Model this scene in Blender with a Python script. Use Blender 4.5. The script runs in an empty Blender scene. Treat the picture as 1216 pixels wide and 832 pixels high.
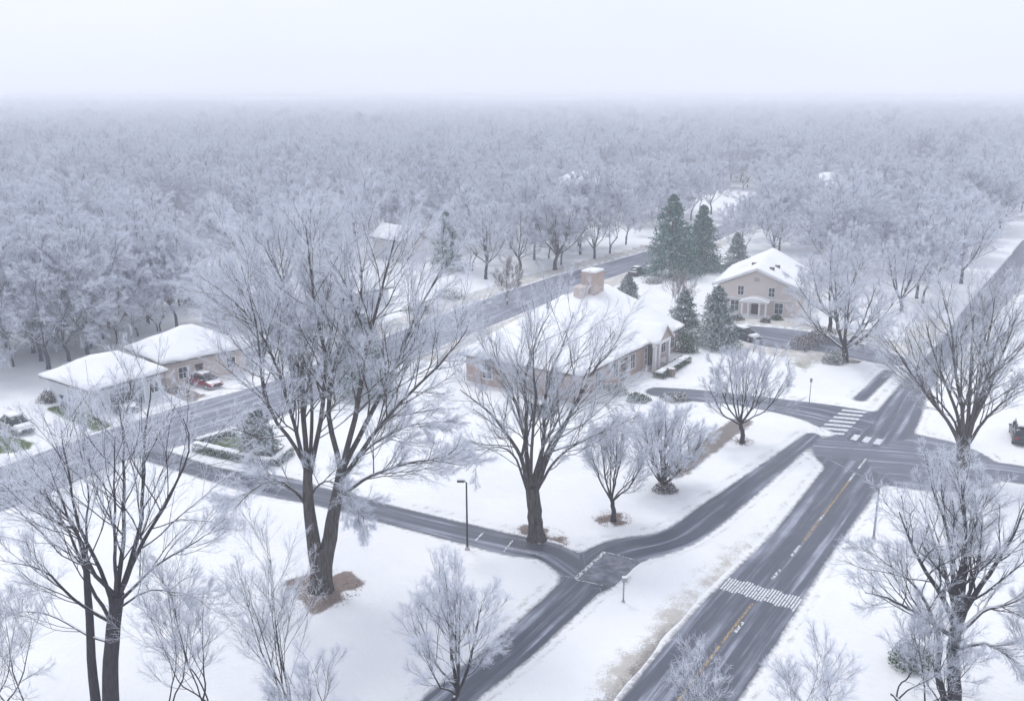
import bpy, bmesh, math, random
import numpy as np
from mathutils import Vector

# ---------------------------------------------------------------- camera, sky, sun, exposure
S = bpy.context.scene
COL = S.collection
F, CAM_H = 1100.0, 30.0                       # focal length in photo pixels (1216 wide), camera height
PITCH = math.atan((416 - 117) / F)
cam = bpy.data.cameras.new('camera')
cam.sensor_width = 36.0
cam.lens = 36.0 * F / 1216.0
cam.clip_start, cam.clip_end = 0.5, 20000
cam_o = bpy.data.objects.new('camera', cam)
COL.objects.link(cam_o)
cam_o.location = (0, 0, CAM_H)
cam_o.rotation_euler = (math.pi / 2 - PITCH, 0, 0)
S.camera = cam_o

SUN_EL, SUN_AZ = math.radians(62), math.radians(-35)   # azimuth measured from +Y towards +X
W = bpy.data.worlds.new('World')
S.world = W
W.use_nodes = True
wt = W.node_tree
bg = wt.nodes['Background']
sky = wt.nodes.new('ShaderNodeTexSky')
sky.sky_type = 'NISHITA'
sky.sun_disc = False
sky.sun_elevation = SUN_EL
sky.sun_rotation = SUN_AZ
sky.dust_density = 6.0
hsv = wt.nodes.new('ShaderNodeHueSaturation')
hsv.inputs['Saturation'].default_value = 0.25
cloud = wt.nodes.new('ShaderNodeMix')                   # an even layer of cloud over the clear sky
cloud.data_type = 'RGBA'
cloud.inputs[0].default_value = 0.85
cloud.inputs[7].default_value = (8.95, 9.45, 10.7, 1)
wt.links.new(sky.outputs[0], hsv.inputs['Color'])
wt.links.new(hsv.outputs[0], cloud.inputs[6])
cn = wt.nodes.new('ShaderNodeTexNoise')                   # faint unevenness of the cloud
cn.inputs['Scale'].default_value = 2.2
cn.inputs['Detail'].default_value = 5
cv_ = wt.nodes.new('ShaderNodeMapRange')
cv_.inputs[3].default_value, cv_.inputs[4].default_value = .93, 1.07
ct = wt.nodes.new('ShaderNodeTexCoord')
cm0 = wt.nodes.new('ShaderNodeMapping')
cm0.inputs['Scale'].default_value = (1, 1, 3)
wt.links.new(ct.outputs['Generated'], cm0.inputs[0])
wt.links.new(cm0.outputs[0], cn.inputs['Vector'])
wt.links.new(cn.outputs['Fac'], cv_.inputs[0])
cs = wt.nodes.new('ShaderNodeVectorMath')
cs.operation = 'SCALE'
wt.links.new(cloud.outputs[2], cs.inputs[0])
wt.links.new(cv_.outputs[0], cs.inputs['Scale'])
wt.links.new(cs.outputs[0], bg.inputs['Color'])
bg.inputs['Strength'].default_value = 0.1

sl = bpy.data.lights.new('sun', 'SUN')
sl.energy = 0.95
sl.angle = math.radians(14)
sl.color = (1.0, 0.985, 0.96)
so = bpy.data.objects.new('sun', sl)
COL.objects.link(so)
sd_ = Vector((math.sin(SUN_AZ) * math.cos(SUN_EL), math.cos(SUN_AZ) * math.cos(SUN_EL), math.sin(SUN_EL)))
so.rotation_euler = sd_.to_track_quat('Z', 'Y').to_euler()

vs = S.view_settings
vs.view_transform = 'Standard'
vs.look = 'None'
vs.exposure = 0.14
vs.gamma = 1.0
vs.use_curve_mapping = False
cy = S.cycles
cy.max_bounces = 10
cy.diffuse_bounces = 6
cy.glossy_bounces = 2
cy.transmission_bounces = 2
cy.volume_bounces = 4
cy.transparent_max_bounces = 8
cy.use_denoising = True
cy.use_adaptive_sampling = True
cy.adaptive_threshold = 0.02

HAZE_DENSITY = 0.00112
HAZE_COLOR = (0.93, 0.95, 1.0, 1)

# ---------------------------------------------------------------- picture <-> ground
CP, SP = math.cos(PITCH), math.sin(PITCH)


def at(px, py, z=0.0):
    dx, dy = (px - 608) / F, (416 - py) / F
    X, Y, Z = dx, CP + dy * SP, -SP + dy * CP
    t = (z - CAM_H) / Z
    return Vector((X * t, Y * t, z))


def at_y(px, py, y):
    """point on the sight line of a photo pixel where it crosses the plane Y = y"""
    dx, dy = (px - 608) / F, (416 - py) / F
    t = y / (CP + dy * SP)
    return Vector((dx * t, y, CAM_H + (-SP + dy * CP) * t))


def pix(x, y, z=0.0):
    d = y * CP - (z - CAM_H) * SP
    u = y * SP + (z - CAM_H) * CP
    return 608 + F * x / d, 416 - F * u / d


# ---------------------------------------------------------------- materials
MATS = {}


def new_mat(name):
    m = bpy.data.materials.new(name)
    m.use_nodes = True
    MATS[name] = m
    nt = m.node_tree
    return m, nt, nt.nodes['Principled BSDF'], nt.nodes, nt.links


def nz(N, L, scale, vec=None, detail=4, rough=.55):
    t = N.new('ShaderNodeTexNoise')
    t.inputs['Scale'].default_value = scale
    t.inputs['Detail'].default_value = detail
    t.inputs['Roughness'].default_value = rough
    if vec is not None:
        L.new(vec, t.inputs['Vector'])
    return t.outputs['Fac']


def mrange(N, L, v, a, b, c=0.0, d=1.0, smooth=True):
    t = N.new('ShaderNodeMapRange')
    if smooth:
        t.interpolation_type = 'SMOOTHSTEP'
    L.new(v, t.inputs[0])
    for i, x in zip((1, 2, 3, 4), (a, b, c, d)):
        t.inputs[i].default_value = x
    return t.outputs[0]


def math_(N, L, op, a, b=None, clamp=False):
    t = N.new('ShaderNodeMath')
    t.operation = op
    t.use_clamp = clamp
    for i, x in enumerate((a, b)):
        if x is None:
            continue
        if isinstance(x, (int, float)):
            t.inputs[i].default_value = x
        else:
            L.new(x, t.inputs[i])
    return t.outputs[0]


def mix(N, L, f, a, b):
    t = N.new('ShaderNodeMix')
    t.data_type = 'RGBA'
    for i, x in ((0, f), (6, a), (7, b)):
        if isinstance(x, (int, float)):
            t.inputs[i].default_value = x
        elif isinstance(x, tuple):
            t.inputs[i].default_value = x if len(x) == 4 else (*x, 1)
        else:
            L.new(x, t.inputs[i])
    return t.outputs[2]


def coords(N, kind='Object'):
    return N.new('ShaderNodeTexCoord').outputs[kind]


def attr(N, name):
    t = N.new('ShaderNodeAttribute')
    t.attribute_name = name
    return t.outputs['Fac']


def bump(N, L, B, h, strength, dist=.05):
    t = N.new('ShaderNodeBump')
    t.inputs['Strength'].default_value = strength
    t.inputs['Distance'].default_value = dist
    L.new(h, t.inputs['Height'])
    L.new(t.outputs[0], B.inputs['Normal'])


def normal_z(N, L):
    g = N.new('ShaderNodeNewGeometry')
    s = N.new('ShaderNodeSeparateXYZ')
    L.new(g.outputs['Normal'], s.inputs[0])
    return s.outputs[2]


SNOW = (0.84, 0.85, 0.875)
FROST = (0.79, 0.825, 0.905)


def m_plain(name, col, rough=.6, var=.12, scale=3.0, metal=0.0, spec=.4):
    m, nt, B, N, L = new_mat(name)
    c = coords(N)
    f = nz(N, L, scale, c)
    lo = tuple(x * (1 - var) for x in col)
    hi = tuple(min(1, x * (1 + var)) for x in col)
    L.new(mix(N, L, mrange(N, L, f, .3, .7), lo, hi), B.inputs['Base Color'])
    B.inputs['Roughness'].default_value = rough
    B.inputs['Metallic'].default_value = metal
    B.inputs['Specular IOR Level'].default_value = spec
    return m


def m_snowed(name, col, amount, scale=6.0, zlo=.15, zhi=.75, var=.25, rough=.8, fine=None, rnd=0.0, snow=SNOW, ridged=False):
    """a surface with snow lying on what faces up, and blown on in specks elsewhere (amount 0..1)"""
    m, nt, B, N, L = new_mat(name)
    c = coords(N)
    f = nz(N, L, scale, c)
    g = nz(N, L, fine or scale * 3.3, c, 2)
    if ridged:                                  # bark furrows running up the stem
        mp = N.new('ShaderNodeMapping')
        mp.inputs['Scale'].default_value = (1, 1, .13)
        L.new(c, mp.inputs['Vector'])
        rd = nz(N, L, 11, mp.outputs[0], 5, .7)
        g = mrange(N, L, rd, .32, .68)
        bump(N, L, B, rd, 1.0, .06)
    base = mix(N, L, g, tuple(x * (1 - var) for x in col), tuple(x * (1 + var) for x in col))
    up = mrange(N, L, normal_z(N, L), zlo, zhi)
    k = math_(N, L, 'ADD', math_(N, L, 'MULTIPLY', up, .75), math_(N, L, 'MULTIPLY', f, .8))
    k = math_(N, L, 'ADD', k, amount - 1.0)
    if rnd:
        o = N.new('ShaderNodeObjectInfo')
        k = math_(N, L, 'ADD', k, math_(N, L, 'MULTIPLY', math_(N, L, 'SUBTRACT', o.outputs['Random'], .5), rnd))
    L.new(mix(N, L, mrange(N, L, k, .02, .28), base, snow), B.inputs['Base Color'])
    B.inputs['Roughness'].default_value = rough
    B.inputs['Specular IOR Level'].default_value = .2
    return m


def build_materials():
    # snow cover
    m, nt, B, N, L = new_mat('snow')
    c = coords(N)
    f = nz(N, L, .25, c, 5)
    h = nz(N, L, 2.2, c, 6, .6)
    L.new(mix(N, L, mrange(N, L, f, .3, .7), (.80, .81, .84), (.86, .865, .88)), B.inputs['Base Color'])
    B.inputs['Roughness'].default_value = .75
    B.inputs['Specular IOR Level'].default_value = .25
    bump(N, L, B, h, .5, .08)

    # ground: snow, with worn places where turf, soil, gravel or leaf litter show through
    m, nt, B, N, L = new_mat('ground_snow')
    c = coords(N)
    f = nz(N, L, .12, c, 5)
    h = nz(N, L, 1.1, c, 7, .62)
    fine = nz(N, L, 9.0, c, 4, .7)
    big = nz(N, L, .9, c, 5, .65)
    snow = mix(N, L, mrange(N, L, f, .3, .7), (.79, .80, .835), (.855, .86, .875))
    # specks of dry stems poking through the snow
    fl = mrange(N, L, fine, .63, .72)
    fl = math_(N, L, 'MULTIPLY', fl, mrange(N, L, big, .5, .68))
    snow = mix(N, L, math_(N, L, 'MULTIPLY', fl, .45), snow, (.32, .29, .27))
    colr = snow
    for nm, a, b in (('soil', (.14, .12, .115), (.30, .27, .26)), ('turf', (.03, .065, .02), (.12, .155, .06)),
                     ('dry', (.40, .375, .34), (.62, .60, .57)), ('litter', (.10, .07, .06), (.36, .30, .28))):
        k = attr(N, nm)
        brk = math_(N, L, 'ADD', math_(N, L, 'MULTIPLY', fine, .9), math_(N, L, 'MULTIPLY', big, .9))
        k = math_(N, L, 'ADD', math_(N, L, 'MULTIPLY', k, 1.35), math_(N, L, 'SUBTRACT', brk, 1.25))
        k = mrange(N, L, k, .0, .35)
        colr = mix(N, L, k, colr, mix(N, L, fine, a, b))
    L.new(colr, B.inputs['Base Color'])
    B.inputs['Roughness'].default_value = .8
    B.inputs['Specular IOR Level'].default_value = .2
    bump(N, L, B, h, .8, .16)

    # asphalt, wet and half swept of snow; sd = metres inside the edge, u = across, v = along
    m, nt, B, N, L = new_mat('asphalt')
    c = coords(N)
    u, v, sdv, wh = attr(N, 'u'), attr(N, 'v'), attr(N, 'sd'), attr(N, 'white')
    cb = N.new('ShaderNodeCombineXYZ')
    L.new(u, cb.inputs[0])
    L.new(math_(N, L, 'MULTIPLY', v, .035), cb.inputs[1])
    st = nz(N, L, 1.5, cb.outputs[0], 5, .6)          # streaks along the lanes
    cb2 = N.new('ShaderNodeCombineXYZ')
    L.new(math_(N, L, 'MULTIPLY', u, 5.0), cb2.inputs[0])
    L.new(math_(N, L, 'MULTIPLY', v, .25), cb2.inputs[1])
    st2 = nz(N, L, 1.0, cb2.outputs[0], 4, .6)
    blot = nz(N, L, .35, c, 6, .65)
    grain = nz(N, L, 14, c, 3, .7)
    asp = mix(N, L, blot, (.030, .036, .060), (.078, .088, .125))
    asp = mix(N, L, math_(N, L, 'MULTIPLY', grain, .5), asp, (.105, .115, .15))
    slush = mix(N, L, grain, (.27, .29, .37), (.45, .47, .55))
    k = math_(N, L, 'ADD', math_(N, L, 'MULTIPLY', mrange(N, L, st, .47, .66), 1.05), math_(N, L, 'MULTIPLY', mrange(N, L, st2, .5, .8), .25))
    k = math_(N, L, 'MULTIPLY', k, mrange(N, L, blot, .25, .7, .35, 1.0))
    k = math_(N, L, 'ADD', k, wh)
    asp = mix(N, L, math_(N, L, 'MINIMUM', k, .92), asp, slush)
    # gutter: pale concrete with blown snow
    e = math_(N, L, 'ADD', sdv, math_(N, L, 'MULTIPLY', math_(N, L, 'SUBTRACT', blot, .5), .5))
    gut = mix(N, L, grain, (.33, .32, .32), (.52, .51, .52))
    asp = mix(N, L, mrange(N, L, e, -.42, -.26, 0, .75), asp, gut)
    e2 = math_(N, L, 'ADD', sdv, math_(N, L, 'MULTIPLY', math_(N, L, 'SUBTRACT', nz(N, L, 2.2, c, 5, .7), .5), .9))
    asp = mix(N, L, mrange(N, L, e2, -.38, -.02), asp, (.80, .81, .84))
    L.new(asp, B.inputs['Base Color'])
    L.new(mrange(N, L, k, 0, .6, .34, .75), B.inputs['Roughness'])
    B.inputs['Specular IOR Level'].default_value = .35
    bump(N, L, B, grain, .25, .02)

    for nm, col, thr in (('white_paint', (.72, .73, .76), .43), ('fresh_paint', (.70, .71, .75), .36), ('yellow_paint', (.42, .29, .13), .44)):
        m, nt, B, N, L = new_mat(nm)
        c = coords(N)
        w = nz(N, L, 5.0, c, 6, .7)
        L.new(mix(N, L, mrange(N, L, w, thr, thr + .12), (.09, .095, .12), col), B.inputs['Base Color'])
        B.inputs['Roughness'].default_value = .6

    m, nt, B, N, L = new_mat('worn_patch')
    c = coords(N)
    g = nz(N, L, 9, c, 4, .7)
    w = nz(N, L, 1.2, c, 6, .7)
    L.new(mix(N, L, mrange(N, L, w, .35, .75), mix(N, L, g, (.07, .075, .10), (.14, .145, .18)), (.28, .29, .35)), B.inputs['Base Color'])
    B.inputs['Roughness'].default_value = .8

    # brick
    for nm, a, b, mo in (('brick', (.345, .235, .20), (.45, .32, .275), (.52, .48, .45)), ('pale_brick', (.50, .40, .36), (.60, .50, .46), (.62, .58, .56))):
        m, nt, B, N, L = new_mat(nm)
        c = coords(N)
        s = N.new('ShaderNodeSeparateXYZ')
        L.new(c, s.inputs[0])
        cb = N.new('ShaderNodeCombineXYZ')
        L.new(math_(N, L, 'ADD', s.outputs[0], s.outputs[1]), cb.inputs[0])
        L.new(s.outputs[2], cb.inputs[1])
        t = N.new('ShaderNodeTexBrick')
        L.new(cb.outputs[0], t.inputs['Vector'])
        t.inputs['Color1'].default_value = (*a, 1)
        t.inputs['Color2'].default_value = (*b, 1)
        t.inputs['Mortar'].default_value = (*mo, 1)
        t.inputs['Scale'].default_value = 1.0
        t.inputs['Brick Width'].default_value = .30
        t.inputs['Row Height'].default_value = .11
        t.inputs['Mortar Size'].default_value = .014
        w = nz(N, L, .8, c, 6, .65)
        L.new(mix(N, L, mrange(N, L, w, .45, .8, 0, .45), t.outputs['Color'], (.62, .58, .58)), B.inputs['Base Color'])
        B.inputs['Roughness'].default_value = .9

    # siding
    for nm, col in (('pale_siding', (.62, .66, .70)), ('beige_siding', (.62, .55, .52)), ('cream_siding', (.66, .62, .60))):
        m, nt, B, N, L = new_mat(nm)
        c = coords(N)
        w = N.new('ShaderNodeTexWave')
        w.bands_direction = 'Z'
        w.inputs['Scale'].default_value = 1.6
        L.new(c, w.inputs['Vector'])
        d = nz(N, L, .9, c, 5)
        L.new(mix(N, L, d, tuple(x * .9 for x in col), tuple(x * 1.06 for x in col)), B.inputs['Base Color'])
        B.inputs['Roughness'].default_value = .7
        bump(N, L, B, w.outputs['Fac'], .5, .03)

    m_plain('white_trim', (.76, .76, .77), .5, .05)
    m_plain('taupe_trim', (.42, .36, .33), .6, .1)
    m_plain('shingle', (.15, .14, .15), .9, .3, 8)
    m_plain('dark_door', (.075, .055, .055), .5, .2)
    m_plain('garage_door', (.30, .33, .36), .55, .1)
    m_plain('concrete', (.42, .40, .40), .9, .2)
    m_plain('dark_metal', (.045, .05, .06), .45, .2, 5, .6)
    m_plain('grey_metal', (.34, .36, .40), .4, .12, 5, .5)
    m_plain('rubber', (.02, .02, .022), .85, .2)
    m_plain('alloy', (.45, .46, .48), .35, .1, 5, .8)
    m_plain('lamp_lens', (.75, .76, .78), .25, .05)
    m_plain('tail_lens', (.35, .02, .02), .25, .05)
    m_plain('terracotta', (.33, .22, .17), .9, .2)
    m_plain('blue_plastic', (.035, .05, .16), .5, .15)
    m_plain('planter', (.24, .20, .18), .9, .2)
    m_plain('wire', (.22, .23, .26), .5, .1)
    for nm, col in (('red_paint', (.24, .018, .035)), ('dark_paint', (.028, .036, .05)), ('silver_paint', (.36, .38, .41)), ('navy_paint', (.035, .05, .085))):
        m = m_snowed(nm, col, .12, 2.2, .6, .98, .08, .3)
        m.node_tree.nodes['Principled BSDF'].inputs['Specular IOR Level'].default_value = .5
    m, nt, B, N, L = new_mat('window_glass')
    f = nz(N, L, .9, coords(N))
    L.new(mix(N, L, f, (.03, .04, .055), (.10, .12, .15)), B.inputs['Base Color'])
    B.inputs['Roughness'].default_value = .08
    m, nt, B, N, L = new_mat('car_glass')
    f = nz(N, L, 2.5, coords(N))
    L.new(mix(N, L, mrange(N, L, f, .58, .8), (.02, .026, .035), (.55, .57, .61)), B.inputs['Base Color'])
    B.inputs['Roughness'].default_value = .12

    # bark and frosted twigs
    m_snowed('bark', (.038, .034, .043), .44, 7.0, .35, .95, .5, .9, 17, ridged=True)
    m_snowed('bark_old', (.078, .068, .068), .50, 8.0, .35, .95, .65, .9, 19, ridged=True)
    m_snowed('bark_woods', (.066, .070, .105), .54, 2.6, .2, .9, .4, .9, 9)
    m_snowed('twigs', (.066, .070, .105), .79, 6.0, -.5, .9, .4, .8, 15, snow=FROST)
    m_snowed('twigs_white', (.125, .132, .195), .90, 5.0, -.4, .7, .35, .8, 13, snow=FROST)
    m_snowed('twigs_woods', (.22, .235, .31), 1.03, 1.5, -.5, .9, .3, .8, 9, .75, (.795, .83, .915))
    m_snowed('twigs_brown', (.13, .10, .105), .42, 4.0, -.1, .9, .35, .8, 13)
    m_snowed('needles', (.012, .165, .140), .13, 1.5, .2, .95, .5, .7, 6)
    m_snowed('needles_snowed', (.024, .115, .115), .46, 2.2, .0, .8, .5, .75, 7)
    m_snowed('leaves_green', (.035, .095, .030), .12, 2.0, .4, .95, .5, .7, 7)
    m_snowed('leaves_snowed', (.045, .060, .050), .58, 2.2, .0, .8, .4, .75, 7)
    m_snowed('leaves_brown', (.10, .075, .072), .34, 2.2, .2, .9, .4, .8, 7)
    m_plain('fallen_leaves', (.16, .10, .085), .9, .5, 6)


build_materials()
M = MATS

# ---------------------------------------------------------------- object helpers


def link(name, mesh, mats, parent=None):
    o = bpy.data.objects.new(name, mesh)
    COL.objects.link(o)
    for m in (mats if isinstance(mats, (list, tuple)) else [mats]):
        mesh.materials.append(M[m] if isinstance(m, str) else m)
    if parent is not None:
        o.parent = parent
    return o


def thing(name, label, cat, loc=(0, 0, 0), rz=0.0, group=None):
    o = bpy.data.objects.new(name, None)
    COL.objects.link(o)
    o.empty_display_size = .5
    o.location = loc
    o.rotation_euler = (0, 0, rz)
    return tag(o, label, cat, group)


def tag(o, label, cat, group=None):
    o['label'], o['category'] = label, cat
    if group:
        o['group'] = group
    return o


def np_mesh(name, V, quads=None, tris=None, smooth=True):
    """mesh out of numpy arrays"""
    me = bpy.data.meshes.new(name)
    V = np.asarray(V, np.float32)
    me.vertices.add(len(V))
    me.vertices.foreach_set('co', V.ravel())
    loops, starts, n = [], [], 0
    for f, k in ((quads, 4), (tris, 3)):
        if f is not None and len(f):
            f = np.asarray(f, np.int32)
            loops.append(f.ravel())
            starts.append(n + np.arange(len(f), dtype=np.int32) * k)
            n += f.size
    loops, starts = np.concatenate(loops), np.concatenate(starts)
    me.loops.add(len(loops))
    me.loops.foreach_set('vertex_index', loops)
    me.polygons.add(len(starts))
    me.polygons.foreach_set('loop_start', starts)
    me.update(calc_edges=True)
    me.validate()
    if smooth:
        me.shade_smooth()
    return me


class MB:
    """collects boxes, prisms, tubes and lathes and links them as ONE mesh"""

    def __init__(self):
        self.bm = bmesh.new()

    def box(self, x0, x1, y0, y1, z0, z1, bev=0.0):
        r = bmesh.ops.create_cube(self.bm, size=1)
        for v in r['verts']:
            v.co = Vector(((x0 + x1) / 2 + v.co.x * (x1 - x0), (y0 + y1) / 2 + v.co.y * (y1 - y0), (z0 + z1) / 2 + v.co.z * (z1 - z0)))
        if bev:
            es = list({e for v in r['verts'] for e in v.link_edges})
            bmesh.ops.bevel(self.bm, geom=es, offset=bev, segments=2, affect='EDGES', profile=.5)
        return self

    def prism(self, pts, axis, a, b):
        """polygon pts (2-D) extruded from a to b along axis"""
        def p(q, t):
            return {'x': (t, q[0], q[1]), 'y': (q[0], t, q[1]), 'z': (q[0], q[1], t)}[axis]
        A = [self.bm.verts.new(p(q, a)) for q in pts]
        B_ = [self.bm.verts.new(p(q, b)) for q in pts]
        n = len(pts)
        self.bm.faces.new(A)
        self.bm.faces.new(B_[::-1])
        for i in range(n):
            self.bm.faces.new((A[i], B_[i], B_[(i + 1) % n], A[(i + 1) % n]))
        return self

    def shell(self, verts, faces, dz0, dz1):
        """a sheet of polygons given thickness between two heights"""
        top = [self.bm.verts.new((v[0], v[1], v[2] + dz1)) for v in verts]
        bot = [self.bm.verts.new((v[0], v[1], v[2] + dz0)) for v in verts]
        cnt = {}
        for f in faces:
            self.bm.faces.new([top[i] for i in f])
            self.bm.faces.new([bot[i] for i in reversed(f)])
            for a, b in zip(f, f[1:] + f[:1]):
                cnt[(a, b)] = 1
        for (a, b) in list(cnt):
            if (b, a) not in cnt:
                self.bm.faces.new((top[b], top[a], bot[a], bot[b]))
        return self

    def lathe(self, prof, cx=0, cy=0, n=16, axis='z', c3=(0, 0, 0)):
        rings = []
        for r, h in prof:
            ring = []
            for i in range(n):
                a = 2 * math.pi * i / n
                if axis == 'z':
                    co = (cx + r * math.cos(a), cy + r * math.sin(a), h)
                else:
                    co = (c3[0] + r * math.cos(a), c3[1] + h, c3[2] + r * math.sin(a))
                ring.append(self.bm.verts.new(co))
            rings.append(ring)
        for A, B_ in zip(rings, rings[1:]):
            for i in range(n):
                self.bm.faces.new((A[i], A[(i + 1) % n], B_[(i + 1) % n], B_[i]))
        self.bm.faces.new(rings[0][::-1])
        self.bm.faces.new(rings[-1])
        return self

    def tube(self, pts, rad, n=8):
        P = [Vector(p) for p in pts]
        rings = []
        for i, p in enumerate(P):
            t = (P[min(i + 1, len(P) - 1)] - P[max(i - 1, 0)]).normalized()
            ref = Vector((0, 0, 1)) if abs(t.z) < .9 else Vector((1, 0, 0))
            a = t.cross(ref).normalized()
            b = t.cross(a)
            r = rad[i] if isinstance(rad, (list, tuple)) else rad
            rings.append([self.bm.verts.new(p + (a * math.cos(2 * math.pi * k / n) + b * math.sin(2 * math.pi * k / n)) * r) for k in range(n)])
        for A, B_ in zip(rings, rings[1:]):
            for i in range(n):
                self.bm.faces.new((A[i], A[(i + 1) % n], B_[(i + 1) % n], B_[i]))
        self.bm.faces.new(rings[0][::-1])
        self.bm.faces.new(rings[-1])
        return self

    def build(self, name, mats, parent=None, smooth=False):
        bmesh.ops.recalc_face_normals(self.bm, faces=self.bm.faces)
        me = bpy.data.meshes.new(name)
        self.bm.to_mesh(me)
        self.bm.free()
        if smooth:
            me.shade_smooth()
        return link(name, me, mats, parent)


# ---------------------------------------------------------------- roads and ground
def P2(*pp):
    return [at(*p).xy for p in pp]


def smooth_line(pts, n=8):
    pts = [Vector(p) for p in pts]
    if len(pts) < 3:
        return pts
    q = [pts[0] * 2 - pts[1]] + pts + [pts[-1] * 2 - pts[-2]]
    out = []
    for i in range(1, len(q) - 2):
        a, b, c, d = q[i - 1:i + 3]
        for k in range(n):
            t = k / n
            out.append(.5 * ((2 * b) + (c - a) * t + (2 * a - 5 * b + 4 * c - d) * t * t + (3 * b - a - 3 * c + d) * t ** 3))
    out.append(pts[-1])
    return out


ROADS = []     # (centre line, half widths, whiteness)


def road(pts, hw, white=0.0, smooth=True):
    pts = [Vector(p) for p in pts]
    hw = [hw] * len(pts) if isinstance(hw, (int, float)) else list(hw)
    if smooth and len(pts) > 2:
        s = smooth_line(pts)
        h = smooth_line([Vector((w, 0)) for w in hw])
        ROADS.append((s, [x.x for x in h], white))
    else:
        ROADS.append((pts, hw, white))


def road_between(pairs, white=0.0):
    """a road out of pairs of facing edge points in photo pixels"""
    L_, R_ = P2(*[p[0] for p in pairs]), P2(*[p[1] for p in pairs])
    C_ = [(p + q) / 2 for p, q in zip(L_, R_)]
    hw = []
    for i, (p, q) in enumerate(zip(L_, R_)):
        t = (C_[min(i + 1, len(C_) - 1)] - C_[max(i - 1, 0)]).normalized()
        e = q - p
        hw.append(abs(e.x * t.y - e.y * t.x) / 2)
    road(C_, hw, white)


road_between((((618, 960), (795, 960)), ((725, 832), (885, 832)), ((800, 745), (945, 740)), ((852, 693), (981, 681)), ((905, 640), (1012, 632)), ((980, 548), (1063, 560)), ((1040, 483), (1085, 520)),
              ((1062, 460), (1116, 452)), ((1108, 410), (1160, 400)), ((1150, 357), (1200, 355)), ((1197, 305), (1228, 324)), ((1225, 272), (1262, 284)), ((1268, 228), (1300, 240))), .02)
road_between((((405, 915), (495, 918)), ((490, 832), (572, 832)), ((560, 776), (655, 765)), ((640, 708), (719, 703)), ((702, 646), (757, 672)), ((783, 628), (822, 650)), ((842, 589), (872, 614)), ((911, 543), (946, 549)), ((951, 515), (979, 519))))
road_between((((715, 668), (690, 705)), ((660, 642), (650, 672)), ((612, 632), (612, 664)), ((560, 620), (560, 651)), ((480, 601), (480, 630)), ((384, 577), (392, 607)), ((320, 560), (318, 592)), ((262, 553), (238, 570)), ((190, 530), (160, 545))))
road_between((((-120, 590), (-120, 650)), ((0, 553), (0, 610)), ((132, 508), (125, 557)), ((240, 474), (262, 520)), ((350, 442), (375, 478)), ((450, 402), (482, 430)), ((577, 354), (615, 375)), ((670, 324), (692, 342)), ((760, 300), (772, 315)), ((835, 277), (848, 288)), ((880, 257), (892, 266)), ((940, 238), (950, 246))), .36)
road_between((((1026, 485), (1004, 518)), ((980, 479), (953, 499)), ((907, 470), (898, 486)), ((862, 465), (858, 480)), ((820, 461), (818, 477)), ((786, 459), (784, 472))), .06)
road_between((((1008, 474), (1034, 474)), ((1026, 457), (1051, 457)), ((1043, 441), (1068, 441))), .05)
road_between((((1062, 515), (1040, 575)), ((1096, 516), (1072, 580)), ((1130, 536), (1112, 574)), ((1160, 543), (1156, 571)), ((1216, 552), (1216, 576)), ((1400, 580), (1400, 606))), .2)
road_between((((1062, 420), (1050, 434)), ((985, 398), (963, 417)), ((932, 389), (926, 415)), ((882, 384), (890, 402))), .15)

RB = dict(x0=-130.0, x1=200.0, y0=28.0, y1=330.0, s=.45)
gx = np.arange(RB['x0'], RB['x1'], RB['s'])
gy = np.arange(RB['y0'], RB['y1'], RB['s'])


def road_fields(X, Y, k=.8):
    """distance to the nearest road edge (negative inside), offset across, distance along, whiteness"""
    best = np.full(X.shape, 1e6)
    own = np.full(X.shape, 1e6)
    U, Vv, Wt = np.zeros(X.shape), np.zeros(X.shape), np.zeros(X.shape)
    for pts, hw, white in ROADS:
        d = np.full(X.shape, 1e6)
        u_, v_ = np.zeros(X.shape), np.zeros(X.shape)
        run = 0.0
        for (a, b, ha, hb) in zip(pts, pts[1:], hw, hw[1:]):
            ab = b - a
            ln = max(ab.length, 1e-6)
            tx, ty = ab.x / ln, ab.y / ln
            rx, ry = X - a.x, Y - a.y
            t = np.clip((rx * tx + ry * ty) / ln, 0, 1)
            ex, ey = rx - t * ln * tx, ry - t * ln * ty
            dd = np.sqrt(ex * ex + ey * ey) - (ha + (hb - ha) * t)
            m = dd < d
            d = np.where(m, dd, d)
            u_ = np.where(m, rx * ty - ry * tx, u_)
            v_ = np.where(m, run + t * ln, v_)
            run += ln
        m = d - (1.6 if pts is ROADS[0][0] else 0) < own
        own = np.where(m, d - (1.6 if pts is ROADS[0][0] else 0), own)
        U, Vv, Wt = np.where(m, u_, U), np.where(m, v_, Vv), np.where(m, white, Wt)
        h = np.clip(.5 + .5 * (best - d) / k, 0, 1)
        best = np.where(best > 1e5, d, best + (d - best) * h - k * h * (1 - h))
    return best, U, Vv, Wt


rng = np.random.default_rng(7)


def vnoise(X, Y, scale, seed=0):
    """cheap smooth value noise"""
    r = np.random.default_rng(seed).random((256, 256))
    x, y = X / scale, Y / scale
    xi, yi = np.floor(x).astype(int), np.floor(y).astype(int)
    fx, fy = x - xi, y - yi
    fx, fy = fx * fx * (3 - 2 * fx), fy * fy * (3 - 2 * fy)
    g = lambda i, j: r[i % 256, j % 256]
    return (g(xi, yi) * (1 - fx) + g(xi + 1, yi) * fx) * (1 - fy) + (g(xi, yi + 1) * (1 - fx) + g(xi + 1, yi + 1) * fx) * fy


GX, GY = np.meshgrid(gx, gy)
RSD, RU, RV, RW = road_fields(GX, GY)


def sample_sd(x, y):
    i = int((x - RB['x0']) / RB['s'])
    j = int((y - RB['y0']) / RB['s'])
    if 0 <= i < len(gx) and 0 <= j < len(gy):
        return float(RSD[j, i])
    return 99.0


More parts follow.
